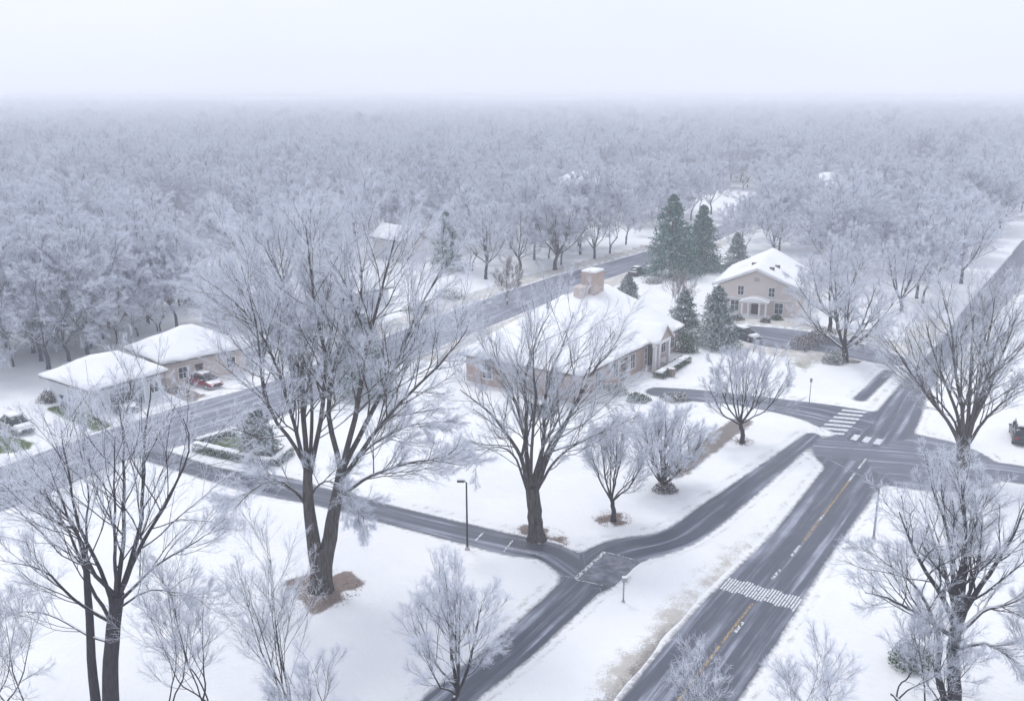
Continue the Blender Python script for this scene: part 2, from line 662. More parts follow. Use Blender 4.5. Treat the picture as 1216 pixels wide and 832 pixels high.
def build_road():
    keep = RSD < .9
    cell = keep[:-1, :-1] | keep[1:, :-1] | keep[:-1, 1:] | keep[1:, 1:]
    idx = np.arange(GX.size).reshape(GX.shape)
    J, I = np.nonzero(cell)
    q = np.stack([idx[J, I], idx[J, I + 1], idx[J + 1, I + 1], idx[J + 1, I]], 1)
    used, inv = np.unique(q.ravel(), return_inverse=True)
    V = np.stack([GX.ravel()[used], GY.ravel()[used], np.zeros(len(used))], 1)
    me = np_mesh('road', V, inv.reshape(-1, 4))
    for nm, A in (('sd', RSD), ('u', RU), ('v', RV), ('white', RW)):
        a = me.attributes.new(nm, 'FLOAT', 'POINT')
        a.data.foreach_set('value', A.ravel()[used].astype(np.float32))
    link('road', me, 'asphalt')['kind'] = 'structure'


build_road()


def seg_dist(X, Y, pts):
    d = np.full(X.shape, 1e6)
    for a, b in zip(pts, pts[1:]):
        ab = b - a
        l2 = max(ab.length_squared, 1e-9)
        t = np.clip(((X - a.x) * ab.x + (Y - a.y) * ab.y) / l2, 0, 1)
        d = np.minimum(d, np.hypot(X - a.x - t * ab.x, Y - a.y - t * ab.y))
    return d


def poly_mask(X, Y, pts, soft=.5):
    inside = np.zeros(X.shape, bool)
    n = len(pts)
    for i in range(n):
        a, b = pts[i], pts[(i + 1) % n]
        if abs(a.y - b.y) < 1e-9:
            continue
        c = ((a.y > Y) != (b.y > Y)) & (X < (b.x - a.x) * (Y - a.y) / (b.y - a.y) + a.x)
        inside ^= c
    d = seg_dist(X, Y, list(pts) + [pts[0]])
    sd = np.where(inside, -d, d)
    return np.clip(.5 - sd / (2 * soft), 0, 1)


def line_mask(X, Y, pp, w, soft=.7):
    return np.clip((w + soft - seg_dist(X, Y, P2(*pp))) / soft, 0, 1)


def terrain_far(X, Y):
    """the plain lifts a little towards the horizon"""
    r = np.hypot(X, Y)
    return np.clip((r - 500) / 1500, 0, 1.5) ** 1.5 * 7.0 + np.clip((r - 300) / 500, 0, 1) * 6.0 * (vnoise(X + 4000, Y + 4000, 170, 5) - .5)


LITTER = [((383, 702), 2.6), ((637, 643), 2.3), ((727, 618), 1.5), ((880, 526), 1.2), ((1140, 566), .9)]


def build_ground():
    fine_x = np.arange(-72, 84, .5)
    fine_y = np.arange(26, 150, .5)
    def grow(start, end, s):
        out, p = [], start
        while p < end:
            out.append(p)
            s *= 1.07
            p += s
        return out + [end]
    xs = np.array([-x for x in grow(72.5, 3200, .5)][::-1] + list(fine_x) + grow(84.5, 3200, .5))
    ys = np.array([-300, -100, -20, 10, 18, 23, 25] + list(fine_y) + grow(150.5, 3200, .5))
    X, Y = np.meshgrid(xs, ys)
    sd, _, _, _ = road_fields(X, Y)
    n1, n2 = vnoise(X, Y, 7, 1), vnoise(X, Y, 1.7, 2)
    sdn = sd + (n2 - .5) * .35
    Z = np.clip(sdn * .32, -.16, .14) + np.clip(sd - .5, 0, 6) / 6 * ((n1 - .5) * .35 + (n2 - .5) * .06)
    n3 = vnoise(X, Y, .9, 6)
    Z = Z + .22 * np.exp(-((sd - .85) / .45) ** 2) * np.clip(n2 * .6 + n3 * .6 - .25, 0, 1)      # ploughed ridge along the kerb
    Z = Z + np.clip(sd - 1, 0, 2) / 2 * (n3 - .5) * .07
    Z = Z + terrain_far(X, Y)
    A = {k: np.zeros(X.shape) for k in ('soil', 'turf', 'dry', 'litter')}
    mx = np.maximum
    A['soil'] = mx(A['soil'], .62 * line_mask(X, Y, ((712, 846), (764, 784), (808, 731)), .12, 1.1) * (.6 + .8 * vnoise(X, Y, 2.6, 3)))
    A['dry'] = mx(A['dry'], .43 * line_mask(X, Y, ((650, 900), (742, 792), (806, 722), (905, 632)), .1, 2.4) * (.55 + .7 * vnoise(X, Y, 3.4, 4)))
    A['soil'] = mx(A['soil'], .74 * line_mask(X, Y, ((800, 562), (838, 534), (880, 502)), .55, 1.1))
    A['soil'] = mx(A['soil'], .95 * poly_mask(X, Y, P2((192, 463), (211, 458), (243, 471), (226, 479)), .5))
    A['turf'] = mx(A['turf'], .82 * poly_mask(X, Y, P2((54, 487), (82, 481), (135, 506), (112, 514)), .5))
    A['turf'] = mx(A['turf'], .76 * poly_mask(X, Y, P2((-60, 490), (0, 514), (42, 528), (30, 538), (-60, 545)), .7))
    A['turf'] = mx(A['turf'], .88 * poly_mask(X, Y, P2((240, 529), (278, 516), (338, 538), (318, 552)), .5))
    A['dry'] = mx(A['dry'], .5 * poly_mask(X, Y, P2((934, 428), (950, 420), (978, 428), (955, 444)), 1.6))
    A['turf'] = mx(A['turf'], .55 * poly_mask(X, Y, P2((934, 432), (950, 424), (975, 430), (955, 443)), 1.4))
    A['soil'] = mx(A['soil'], .95 * line_mask(X, Y, ((1012, 430), (1042, 408)), .7, .5))
    far_v = (np.abs(sd - 2.0) < 2.0) & (X > -40) & (Y > 105) & (X < 60) & (Y < 280)
    A['dry'] = mx(A['dry'], np.where(far_v, .46, 0))
    A['dry'] = mx(A['dry'], np.clip(1 - np.abs(sd - .35) / .55, 0, 1) * np.where(Y < 160, .40, .3))
    for (p, r) in LITTER:
        c = at(*p)
        ang = np.arctan2(Y - c.y, X - c.x)
        rr = r * (1 + .22 * np.sin(3 * ang + p[0]) + .12 * np.sin(7 * ang))
        A['litter'] = mx(A['litter'], .74 * np.clip((rr - np.hypot(X - c.x, Y - c.y)) / .9, 0, 1) * (.72 + .5 * n2))
    # forest floor: thin snow over leaf litter
    me = np_mesh('ground', np.stack([X.ravel(), Y.ravel(), Z.ravel()], 1),
                 (lambda i: np.stack([i[:-1, :-1], i[:-1, 1:], i[1:, 1:], i[1:, :-1]], -1).reshape(-1, 4))(np.arange(X.size).reshape(X.shape)))
    for k, v in A.items():
        a = me.attributes.new(k, 'FLOAT', 'POINT')
        a.data.foreach_set('value', v.ravel().astype(np.float32))
    link('ground', me, 'ground_snow')['kind'] = 'structure'


build_ground()


def gz(x, y):
    sd = sample_sd(x, y)
    return (.14 if sd > .5 else 0.0) + float(terrain_far(np.array(x), np.array(y)))


# painted markings: a sheet 4 mm over the road
def strip_mesh(polys, name, mat, z=.004):
    bm = bmesh.new()
    for p in polys:
        bm.faces.new([bm.verts.new((q[0], q[1], z)) for q in p])
    bmesh.ops.recalc_face_normals(bm, faces=bm.faces)
    me = bpy.data.meshes.new(name)
    bm.to_mesh(me)
    bm.free()
    for p in me.polygons:
        if p.normal.z < 0:
            p.flip()
    o = link(name, me, mat)
    o['kind'] = 'structure'
    return o


def along(pts, d0, d1, off0, off1):
    """a quad on a polyline between two running distances and two side offsets (right positive)"""
    def p(d, o):
        run = 0
        for a, b in zip(pts, pts[1:]):
            l = (b - a).length
            if run + l >= d or b is pts[-1]:
                t = (b - a) / l
                q = a + t * (d - run)
                return (q.x + t.y * o, q.y - t.x * o)
            run += l
    n = max(1, int((d1 - d0) / 1.5))
    out = []
    for i in range(n):
        e0, e1 = d0 + (d1 - d0) * i / n, d0 + (d1 - d0) * (i + 1) / n
        out.append([p(e0, off0), p(e0, off1), p(e1, off1), p(e1, off0)])
    return out


def run_at(pts, q):
    best, br, run = 1e9, 0, 0
    for a, b in zip(pts, pts[1:]):
        ab = b - a
        t = max(0, min(1, (q - a).dot(ab) / ab.length_squared))
        d = (a + ab * t - q).length
        if d < best:
            best, br = d, run + t * ab.length
        run += ab.length
    return br


ML = ROADS[0][0]
dA, dB = run_at(ML, at(806, 832).xy), run_at(ML, at(876, 740).xy)
dC, dD = run_at(ML, at(905, 705).xy), run_at(ML, at(1035, 550).xy)
yl = along(ML, dA - 12, dC - 1.4, -.08, .08) + along(ML, dC + 8.5, dD - 5, -.08, .08)
strip_mesh(yl, 'centre_line', 'yellow_paint')
wd = []
for d, l in ((dC + 2.2, 1.5), (dC + 6.0, 1.8), (dC + 12.6, 1.1), (dD - 5, 2.2), (dD - 1.8, 2.6)):
    wd += along(ML, d, d + l, -.09, .09)
wd += along(ML, dB - 1, dB + .4, .16, .36)
strip_mesh(wd, 'lane_dashes', 'white_paint', .008)
cw = []
rj = random.Random(4)
o_ = -2.35
while o_ < 2.3:                                  # worn ladder crossing
    a = rj.uniform(-.15, .15)
    cw += [[p for p in along(ML, dC - .8 + a, dC + .9 + a, o_, o_ + .11)[0]]]
    o_ += .185
strip_mesh(cw, 'crosswalk', 'fresh_paint')
dE = run_at(ML, at(1026, 521).xy)
strip_mesh([along(ML, dE - .8, dE + .8, x, x + .55)[0] for x in (-2.35, -1.35, -.35)], 'crosswalk_blocks', 'fresh_paint')
# zebra crossing over the mouth of the walk road
za, zb, zc, zd = [at(*p).xy for p in ((966, 514), (1003, 484), (1031, 487), (1001, 517))]
zs = []
for i in range(7):
    t0, t1 = (i + .12) / 7, (i + .60) / 7
    zs.append([za.lerp(zb, t0), zd.lerp(zc, t0), zd.lerp(zc, t1), za.lerp(zb, t1)])
strip_mesh(zs, 'zebra_crossing', 'fresh_paint', .006)
SL = ROADS[1][0]
sB = run_at(SL, at(690, 690).xy)
CL = ROADS[2][0]
sp_ = [at(*p).xy for p in ((684, 687), (719, 655), (762, 666), (729, 696))]
strip_mesh([sp_], 'road_patch', 'worn_patch')
def bar(a, b, w):
    A, B_ = at(*a).xy, at(*b).xy
    n_ = (B_ - A).normalized()
    n_ = Vector((n_.y, -n_.x)) * w / 2
    return [A + n_, B_ + n_, B_ - n_, A - n_]
strip_mesh([bar((683, 687), (718, 655), .26), bar((719, 655), (760, 666), .07), bar((684, 688), (728, 697), .07), bar((598, 655), (609, 641), .14), bar((564, 642), (574, 632), .14)], 'stop_lines', 'white_paint', .009)

# ---------------------------------------------------------------- haze
hz = MB()
hz.box(-3300, 3300, -400, 3300, -1.5, 33)
ho = hz.build('haze', [])
hm = bpy.data.materials.new('haze_air')
hm.use_nodes = True
hn = hm.node_tree
hn.nodes.remove(hn.nodes['Principled BSDF'])
pv = hn.nodes.new('ShaderNodeVolumePrincipled')
pv.inputs['Color'].default_value = HAZE_COLOR
pv.inputs['Density'].default_value = HAZE_DENSITY
hn.links.new(pv.outputs[0], hn.nodes['Material Output'].inputs['Volume'])
ho.data.materials.append(hm)
ho['kind'] = 'stuff'

# ---------------------------------------------------------------- houses


def snow_sheet(verts, faces, name, parent, thick=.2, inset=1.002):
    c = sum((Vector(v) for v in verts), Vector()) / len(verts)
    vv = [((v[0] - c.x) * inset + c.x, (v[1] - c.y) * inset + c.y, v[2]) for v in verts]
    b = MB().shell(vv, faces, .01, thick)
    bm = b.bm
    bmesh.ops.triangulate(bm, faces=bm.faces)
    for _ in range(4):
        es = [e for e in bm.edges if e.calc_length() > 1.2]
        if not es:
            break
        bmesh.ops.subdivide_edges(bm, edges=es, cuts=1)
        bmesh.ops.triangulate(bm, faces=[f for f in bm.faces if len(f.verts) > 4])
    r = random.Random(len(bm.verts))
    for v in bm.verts:
        v.co += Vector((r.uniform(-.03, .03), r.uniform(-.03, .03), r.uniform(-.035, .035) + .05 * math.sin(v.co.x * 1.3 + v.co.y * .7) * math.sin(v.co.y * 1.1 - v.co.x * .4)))
    return b.build(name, 'snow', parent, True)


def window(parent, frame_xz, wall='y', sgn=-1, d=0.0, frame='white_trim', shutters=False, muntins=(1, 1)):
    """a window on the wall plane x or y = d; (a0, a1, z0, z1) along it. Frame > pane"""
    a0, a1, z0, z1 = frame_xz
    f = MB()

    def bx(b, p0, p1, q0, q1, out0, out1):
        lo, hi = sorted((d + sgn * out0, d + sgn * out1))
        if wall == 'y':
            b.box(p0, p1, lo, hi, q0, q1)
        else:
            b.box(lo, hi, p0, p1, q0, q1)
    w = .09
    bx(f, a0 - w, a1 + w, z1, z1 + w, .003, .09)
    bx(f, a0 - w - .04, a1 + w + .04, z0 - w, z0, .003, .14)
    bx(f, a0 - w, a0, z0, z1, .003, .088)
    bx(f, a1, a1 + w, z0, z1, .003, .088)
    nx, nzz = muntins
    for i in range(nx):
        c = a0 + (a1 - a0) * (i + 1) / (nx + 1)
        bx(f, c - .025, c + .025, z0, z1, .05, .075)
    for i in range(nzz):
        c = z0 + (z1 - z0) * (i + 1) / (nzz + 1)
        bx(f, a0, a1, c - .025, c + .025, .05, .077)
    fo = f.build('window', frame, parent)
    g = MB()
    bx(g, a0, a1, z0, z1, .004, .03)
    g.build('pane', 'window_glass', fo)
    if shutters:
        for (s0, s1) in ((a0 - w - .5, a0 - w - .02), (a1 + w + .02, a1 + w + .5)):
            b = MB()
            bx(b, s0, s1, z0 - .05, z1 + .05, .003, .06)
            b.build('shutter', 'taupe_trim', parent)
    return fo


def frame_of(F_, R_):
    """origin F, x axis towards R"""
    d = R_ - F_
    return math.atan2(d.y, d.x), d.length


def hip_roof(parent, eaves, ridge, thick=.14, snow=.2):
    """eaves: four corners counter-clockwise; ridge: two points, ridge[0] above the edge 3-0 side, ridge[1] above the edge 1-2 side"""
    V = [tuple(e) for e in eaves] + [tuple(r) for r in ridge]
    Fc = [[0, 1, 5], [0, 5, 4], [1, 2, 5], [2, 4, 5], [2, 3, 4], [3, 0, 4]]
    ro = MB().shell(V, Fc, -thick, 0.0).build('roof', 'shingle', parent)
    snow_sheet(V, Fc, 'snow_cover', ro, snow)
    return ro


def gable_roof(parent, x0, x1, y0, y1, z, zr, along_='y', thick=.22, snow=.2, split=.5):
    if along_ == 'y':
        xm = x0 + (x1 - x0) * split
        V = [(x0, y0, z), (xm, y0, zr), (x1, y0, z), (x0, y1, z), (xm, y1, zr), (x1, y1, z)]
    else:
        ym = y0 + (y1 - y0) * split
        V = [(x0, y0, z), (x0, ym, zr), (x0, y1, z), (x1, y0, z), (x1, ym, zr), (x1, y1, z)]
    Fc = [[0, 1, 4, 3], [1, 2, 5, 4]]
    if along_ != 'y':
        Fc = [[3, 4, 1, 0], [4, 5, 2, 1]]
    ro = MB().shell(V, Fc, -thick, 0.0).build('roof', 'shingle', parent)
    snow_sheet(V, Fc, 'snow_cover', ro, snow)
    return ro


FOOT = []   # (x, y, radius) kept free of woods


def brick_house():
    ez = 3.3
    Fc, R_, L_ = at(691, 447, ez), at(813, 387, ez), at(520, 424, ez)
    rz, lu = frame_of(Fc, R_)
    lv = 15.5
    o = thing('brick_house', 'long low brick house with a snow covered hip roof and tall round-capped chimney', 'house', (Fc.x, Fc.y, 0), rz)
    oh = .7
    x0, x1, y0, y1 = oh, lu - oh, oh, lv - oh        # x along the entrance wall, y into the house
    w = MB()
    w.box(x0, x1, y0, y1, -.2, ez - .15)
    w.build('wall', 'brick', o)
    c, s = math.cos(rz), math.sin(rz)

    def loc(p):
        dx, dy = p.x - Fc.x, p.y - Fc.y
        return Vector((dx * c + dy * s, -dx * s + dy * c, p.z))
    r0, r1 = loc(at(668, 352, 7.6)), loc(at(724, 338, 8.0))
    r0 = Vector((min(max(r0.x, 5), lu - 8), min(max(r0.y, 5), lv - 4), 7.6))
    r1 = Vector((min(max(r1.x, r0.x + 2), lu - 4), min(max(r1.y, 5), lv - 4), 8.0))
    print('ridge', r0, r1, 'lu', lu)
    ro = hip_roof(o, [(0, 0, ez), (lu, 0, ez), (lu, lv, ez), (0, lv, ez)], [r0, r1])
    # chimney
    cc = loc(at(708, 360, 6.6))
    cc = Vector((r0.x * .45 + r1.x * .55, (r0.y + r1.y) / 2 - .8, 6.0))
    cm = MB().box(cc.x - 1.15, cc.x + 1.15, cc.y - .9, cc.y + .9, 5.0, 10.2).box(cc.x - 1.22, cc.x + 1.22, cc.y - .97, cc.y + .97, 9.75, 9.95)
    co = cm.build('chimney', 'brick', ro)
    MB().box(cc.x - 1.2, cc.x + 1.2, cc.y - .95, cc.y + .95, 10.19, 10.5, .14).build('chimney_snow', 'snow', ro, True)
    MB().box(cc.x - 3.0, cc.x - 1.35, cc.y - .2, cc.y + .9, 5.6, 8.7).box(cc.x - 3.06, cc.x - 1.29, cc.y - .26, cc.y + .96, 8.5, 8.75).build('chimney', 'pale_brick', ro)
    MB().lathe([(.14, 6.2), (.14, 8.2), (.17, 8.2), (.17, 8.3)], r0.x - 3.2, r0.y + .1, 10).build('vent_pipe', 'grey_metal', ro)

    def sx(px, py):          # position along the entrance wall of a photo pixel at its foot
        return loc(at(px, py)).x
    # entrance: porch gable on columns
    pd = 1.7
    pa, pb = lu * .60, lu * .76
    pc = (pa + pb) / 2
    p = MB()
    for x in (pa + .2, pc - .75, pb - .2):
        p.box(x - .17, x + .17, oh - pd + .1, oh - pd + .44, 0, 3.1)
        p.box(x - .24, x + .24, oh - pd + .03, oh - pd + .51, 0, .3)
        p.box(x - .24, x + .24, oh - pd + .03, oh - pd + .51, 2.95, 3.1)
    p.box(pa, pb, oh - pd + .05, oh - pd + .49, 3.1, 3.5)
    p.build('porch_frame', 'white_trim', o)
    pg = MB().prism([(pc - 1.5, 3.5), (pb, 3.5), ((pc - 1.5 + pb) / 2, 5.0)], 'y', oh - pd + .1, oh - pd + .4)
    pg.build('porch_gable', 'taupe_trim', o)
    xm = (pc - 1.5 + pb) / 2
    V = [(pc - 1.9, oh - pd - .25, 3.35), (xm, oh - pd - .25, 5.15), (pb + .4, oh - pd - .25, 3.35), (pc - 1.9, 4.2, 3.35), (xm, 4.2, 5.15), (pb + .4, 4.2, 3.35)]
    pr = MB().shell(V, [[0, 1, 4, 3], [1, 2, 5, 4]], -.16, 0.0).build('porch_roof', 'taupe_trim', o)
    snow_sheet(V, [[0, 1, 4, 3], [1, 2, 5, 4]], 'snow_cover', pr, .16)
    MB().box(pa - .6, pb + .3, oh - pd - .4, oh - .003, -.05, .22).build('porch_floor', 'concrete', o)
    d = MB().box(xm - .75, xm + .75, oh - .09, oh - .003, .22, 2.6)
    do = d.build('front_door', 'dark_door', o)
    MB().box(xm + .5, xm + .6, oh - .16, oh - .09, 1.2, 1.35).build('handle', 'alloy', do)
    window(o, (pa + .5, pc - .9, .5, 2.6), d=oh, muntins=(1, 2))
    wz0, wz1 = .95, 2.55
    for f_, sh in ((.18, True), (.34, False), (.50, True), (.82, False), (.92, True)):
        x = lu * f_
        window(o, (x - .55, x + .55, wz0, wz1), d=oh, shutters=sh)
    MB().box(lu * .42 - .7, lu * .42 + .7, oh - .08, oh - .003, .2, 2.5).build('side_door', 'dark_door', o)
    for y in (4.0, 8.0, 12.0):          # the end wall towards the lower left
        window(o, (y - .6, y + .6, wz0, wz1), wall='x', d=oh)
    FOOT.append((at(690, 400).x, at(690, 400).y, 17))
    return o, loc, lu, lv


BH, bh_loc, BH_LU, BH_LV = brick_house()


def beige_house():
    A, B_ = at(850, 371), at(943, 379)
    rz, w = frame_of(A, B_)
    o = thing('beige_house', 'two storey beige house with a broad snowy gable and arched porch canopy beside the driveway', 'house', (A.x, A.y, 0), rz)
    dp, ez, rz_ = 15.0, 4.3, 6.8
    wl = MB().prism([(0, -.2), (w, -.2), (w, ez - .25), (w / 2, rz_ - .35), (0, ez - .25)], 'y', 0, dp)
    wl.build('wall', 'beige_siding', o)
    MB().box(w * .70, w + .06, -.06, .06, -.2, 2.35).build('brick_facing', 'pale_brick', o)
    MB().box(-.05, w + .08, -.10, -.003, 2.4, 2.58).build('belt_trim', 'white_trim', o)
    V = [(-.7, -.6, ez - .12), (w / 2, -.6, rz_), (w + .7, -.6, ez - .12), (-.7, dp + .5, ez - .12), (w / 2, dp + .5, rz_ + .6), (w + .7, dp + .5, ez - .12)]
    Fc = [[0, 1, 4, 3], [1, 2, 5, 4]]
    ro = MB().shell(V, Fc, -.2, 0).build('roof', 'white_trim', o)
    snow_sheet(V, Fc, 'snow_cover', ro, .22)
    for x, y in ((w / 2 + 1.6, 3.0), (w / 2 + 2.0, 6.0), (w / 2 - 1.2, 5.0)):
        z = rz_ - abs(x - w / 2) * (rz_ - ez) / (w / 2 + .7)
        MB().box(x - .35, x + .35, y - .25, y + .25, z - .2, z + .48).build('roof_vent', 'shingle', ro)
    for a0, a1, z0, z1, sh in ((w * .27, w * .27 + .8, 2.95, 4.2, 0), (w * .66, w * .66 + .8, 2.95, 4.2, 0), (w * .19, w * .19 + 1.1, .6, 2.1, 0), (w * .75, w * .75 + 1.1, .6, 2.1, 0)):
        window(o, (a0, a1, z0, z1), d=0.0 if a0 < w * .7 else -.06)
    MB().box(w / 2 - .35, w / 2 + .35, -.05, -.003, 5.0, 5.5).build('gable_vent', 'taupe_trim', o)
    # porch
    x0, x1 = w * .36, w * .66
    p = MB()
    for x in (x0, x0 + .9, x1 - .9, x1):
        p.box(x - .12, x + .12, -2.1, -1.86, 0, 2.25)
    p.box(x0 - .2, x1 + .2, -2.15, -1.8, 2.25, 2.45)
    p.build('porch_post', 'white_trim', o)
    pts = [(x0 - .4 + (x1 - x0 + .8) * i / 12, 2.45 + .55 * math.sin(math.pi * i / 12)) for i in range(13)]
    MB().prism(pts, 'y', -2.3, -.003).build('canopy', 'snow', o, False)
    do = MB().box(w * .5 - .5, w * .5 + .6, -.08, -.003, .1, 2.2).build('front_door', 'dark_door', o)
    MB().box(w * .5 + .45, w * .5 + .52, -.14, -.08, 1.0, 1.15).build('handle', 'alloy', do)
    MB().box(x0 - .3, x1 + .3, -2.4, -.003, -.1, .12).build('porch_floor', 'concrete', o)
    FOOT.append(((A.x + B_.x) / 2 + 1, (A.y + B_.y) / 2 + 7, 13))
    return o


beige_house()


def plain_house(name, label, pf, pr, depth, ez, rise, mat, roof='hip', windows=True, garage=None, mirror=1, foot=None, ridge_in=.5, door=None, eave=False):
    """pf, pr: photo pixels of the two ends of the near wall's foot"""
    A, B_ = at(*pf, ez if eave else 0), at(*pr, ez if eave else 0)
    A.z = B_.z = 0
    rz, w = frame_of(A, B_)
    if eave:                                  # the pixels are the eave's corners
        A += Vector((math.cos(rz) - math.sin(rz), math.sin(rz) + math.cos(rz), 0)) * .6
        w -= 1.2
    o = thing(name, label, 'house', (A.x, A.y, 0), rz)
    if roof == 'gable_x':
        MB().prism([(0, -.2), (depth, -.2), (depth, ez - .2), (depth / 2, ez + rise - .3), (0, ez - .2)], 'x', 0, w).build('wall', mat, o)
        gable_roof(o, -.5, w + .5, -.6, depth + .6, ez, ez + rise, 'x')
    elif roof == 'gable_y':
        MB().prism([(0, -.2), (w, -.2), (w, ez - .2), (w / 2, ez + rise - .3), (0, ez - .2)], 'y', 0, depth).build('wall', mat, o)
        gable_roof(o, -.6, w + .6, -.5, depth + .5, ez, ez + rise, 'y')
    else:
        MB().box(0, w, 0, depth, -.2, ez - .15).build('wall', mat, o)
        k = min(w, depth) / 2 * ridge_in * 2
        if w > depth:
            rd = [(k, depth / 2, ez + rise), (w - k, depth / 2, ez + rise)]
        else:
            rd = [(w * .32, depth * .5, ez + rise), (w * .68, depth * .42, ez + rise)]
        hip_roof(o, [(-.6, -.6, ez), (w + .6, -.6, ez), (w + .6, depth + .6, ez), (-.6, depth + .6, ez)], rd, snow=.24)
    if garage:
        g0, g1 = w * garage[0], w * garage[1]
        g = MB().box(g0, g1, -.07, -.003, .05, 2.3)
        for i in range(1, 4):
            g.box(g0 + .05, g1 - .05, -.09, -.07, .05 + i * .56 - .03, .05 + i * .56)
        g.build('garage_door', 'garage_door', o)
        t = MB().box(g0 - .14, g0, -.1, -.003, .05, 2.44).box(g1, g1 + .14, -.1, -.003, .05, 2.44).box(g0, g1, -.1, -.003, 2.3, 2.44)
        t.build('garage_trim', 'white_trim', o)
    if windows:
        for f_ in (windows if isinstance(windows, tuple) else (.25, .75)):
            window(o, (w * f_ - .5, w * f_ + .5, .9, 2.1))
        window(o, (depth * .5 - .5, depth * .5 + .5, .9, 2.1), wall='x', d=0.0)
    if door:
        MB().box(w * door - .45, w * door + .45, -.06, -.003, .05, 2.1).build('front_door', 'dark_door', o)
    c = (A + B_) / 2 + Vector((-math.sin(rz), math.cos(rz), 0)) * depth / 2
    FOOT.append((c.x, c.y, max(w, depth) * .62))
    return o


plain_house('garage_house', 'pale grey sided house with snowy hip roof and the dark vehicle before its garage', (107, 465), (200, 440), 7.9, 2.9, 2.0, 'pale_siding', 'hip', (.88,), (.22, .72), eave=True)
plain_house('brick_cottage', 'brick house with a wide snowy roof behind the red car', (192, 433), (300, 411), 8.2, 3.0, 2.4, 'pale_brick', 'hip', (.2, .8), None, door=.4, eave=True)
plain_house('cream_house', 'low cream house almost hidden behind the crown of the tallest bare tree', (292, 398), (372, 380), 10, 3.0, 2.0, 'cream_siding', 'gable_x', (.3, .7), door=.5)
plain_house('gabled_house', 'tall pale house with a snowy gable end to the left of the dark evergreen', (480, 313), (504, 309), 9, 4.2, 2.3, 'cream_siding', 'gable_y', False)
plain_house('woodland_house', 'snow roofed house with a brick end deep in the woods above the twin evergreens', (686, 254), (722, 251), 12, 7.2, 3.6, 'pale_brick', 'hip', False)
plain_house('woodland_cottage', 'small peaked snowy roof among the woods above the beige house', (980, 250), (1014, 248), 12, 6.3, 3.4, 'cream_siding', 'hip', False)
plain_house('roadside_house', 'low snow covered roof between the old street and the gabled house', (415, 372), (462, 362), 9, 2.8, 1.8, 'pale_siding', 'gable_x', (.5,))

# ---------------------------------------------------------------- cars


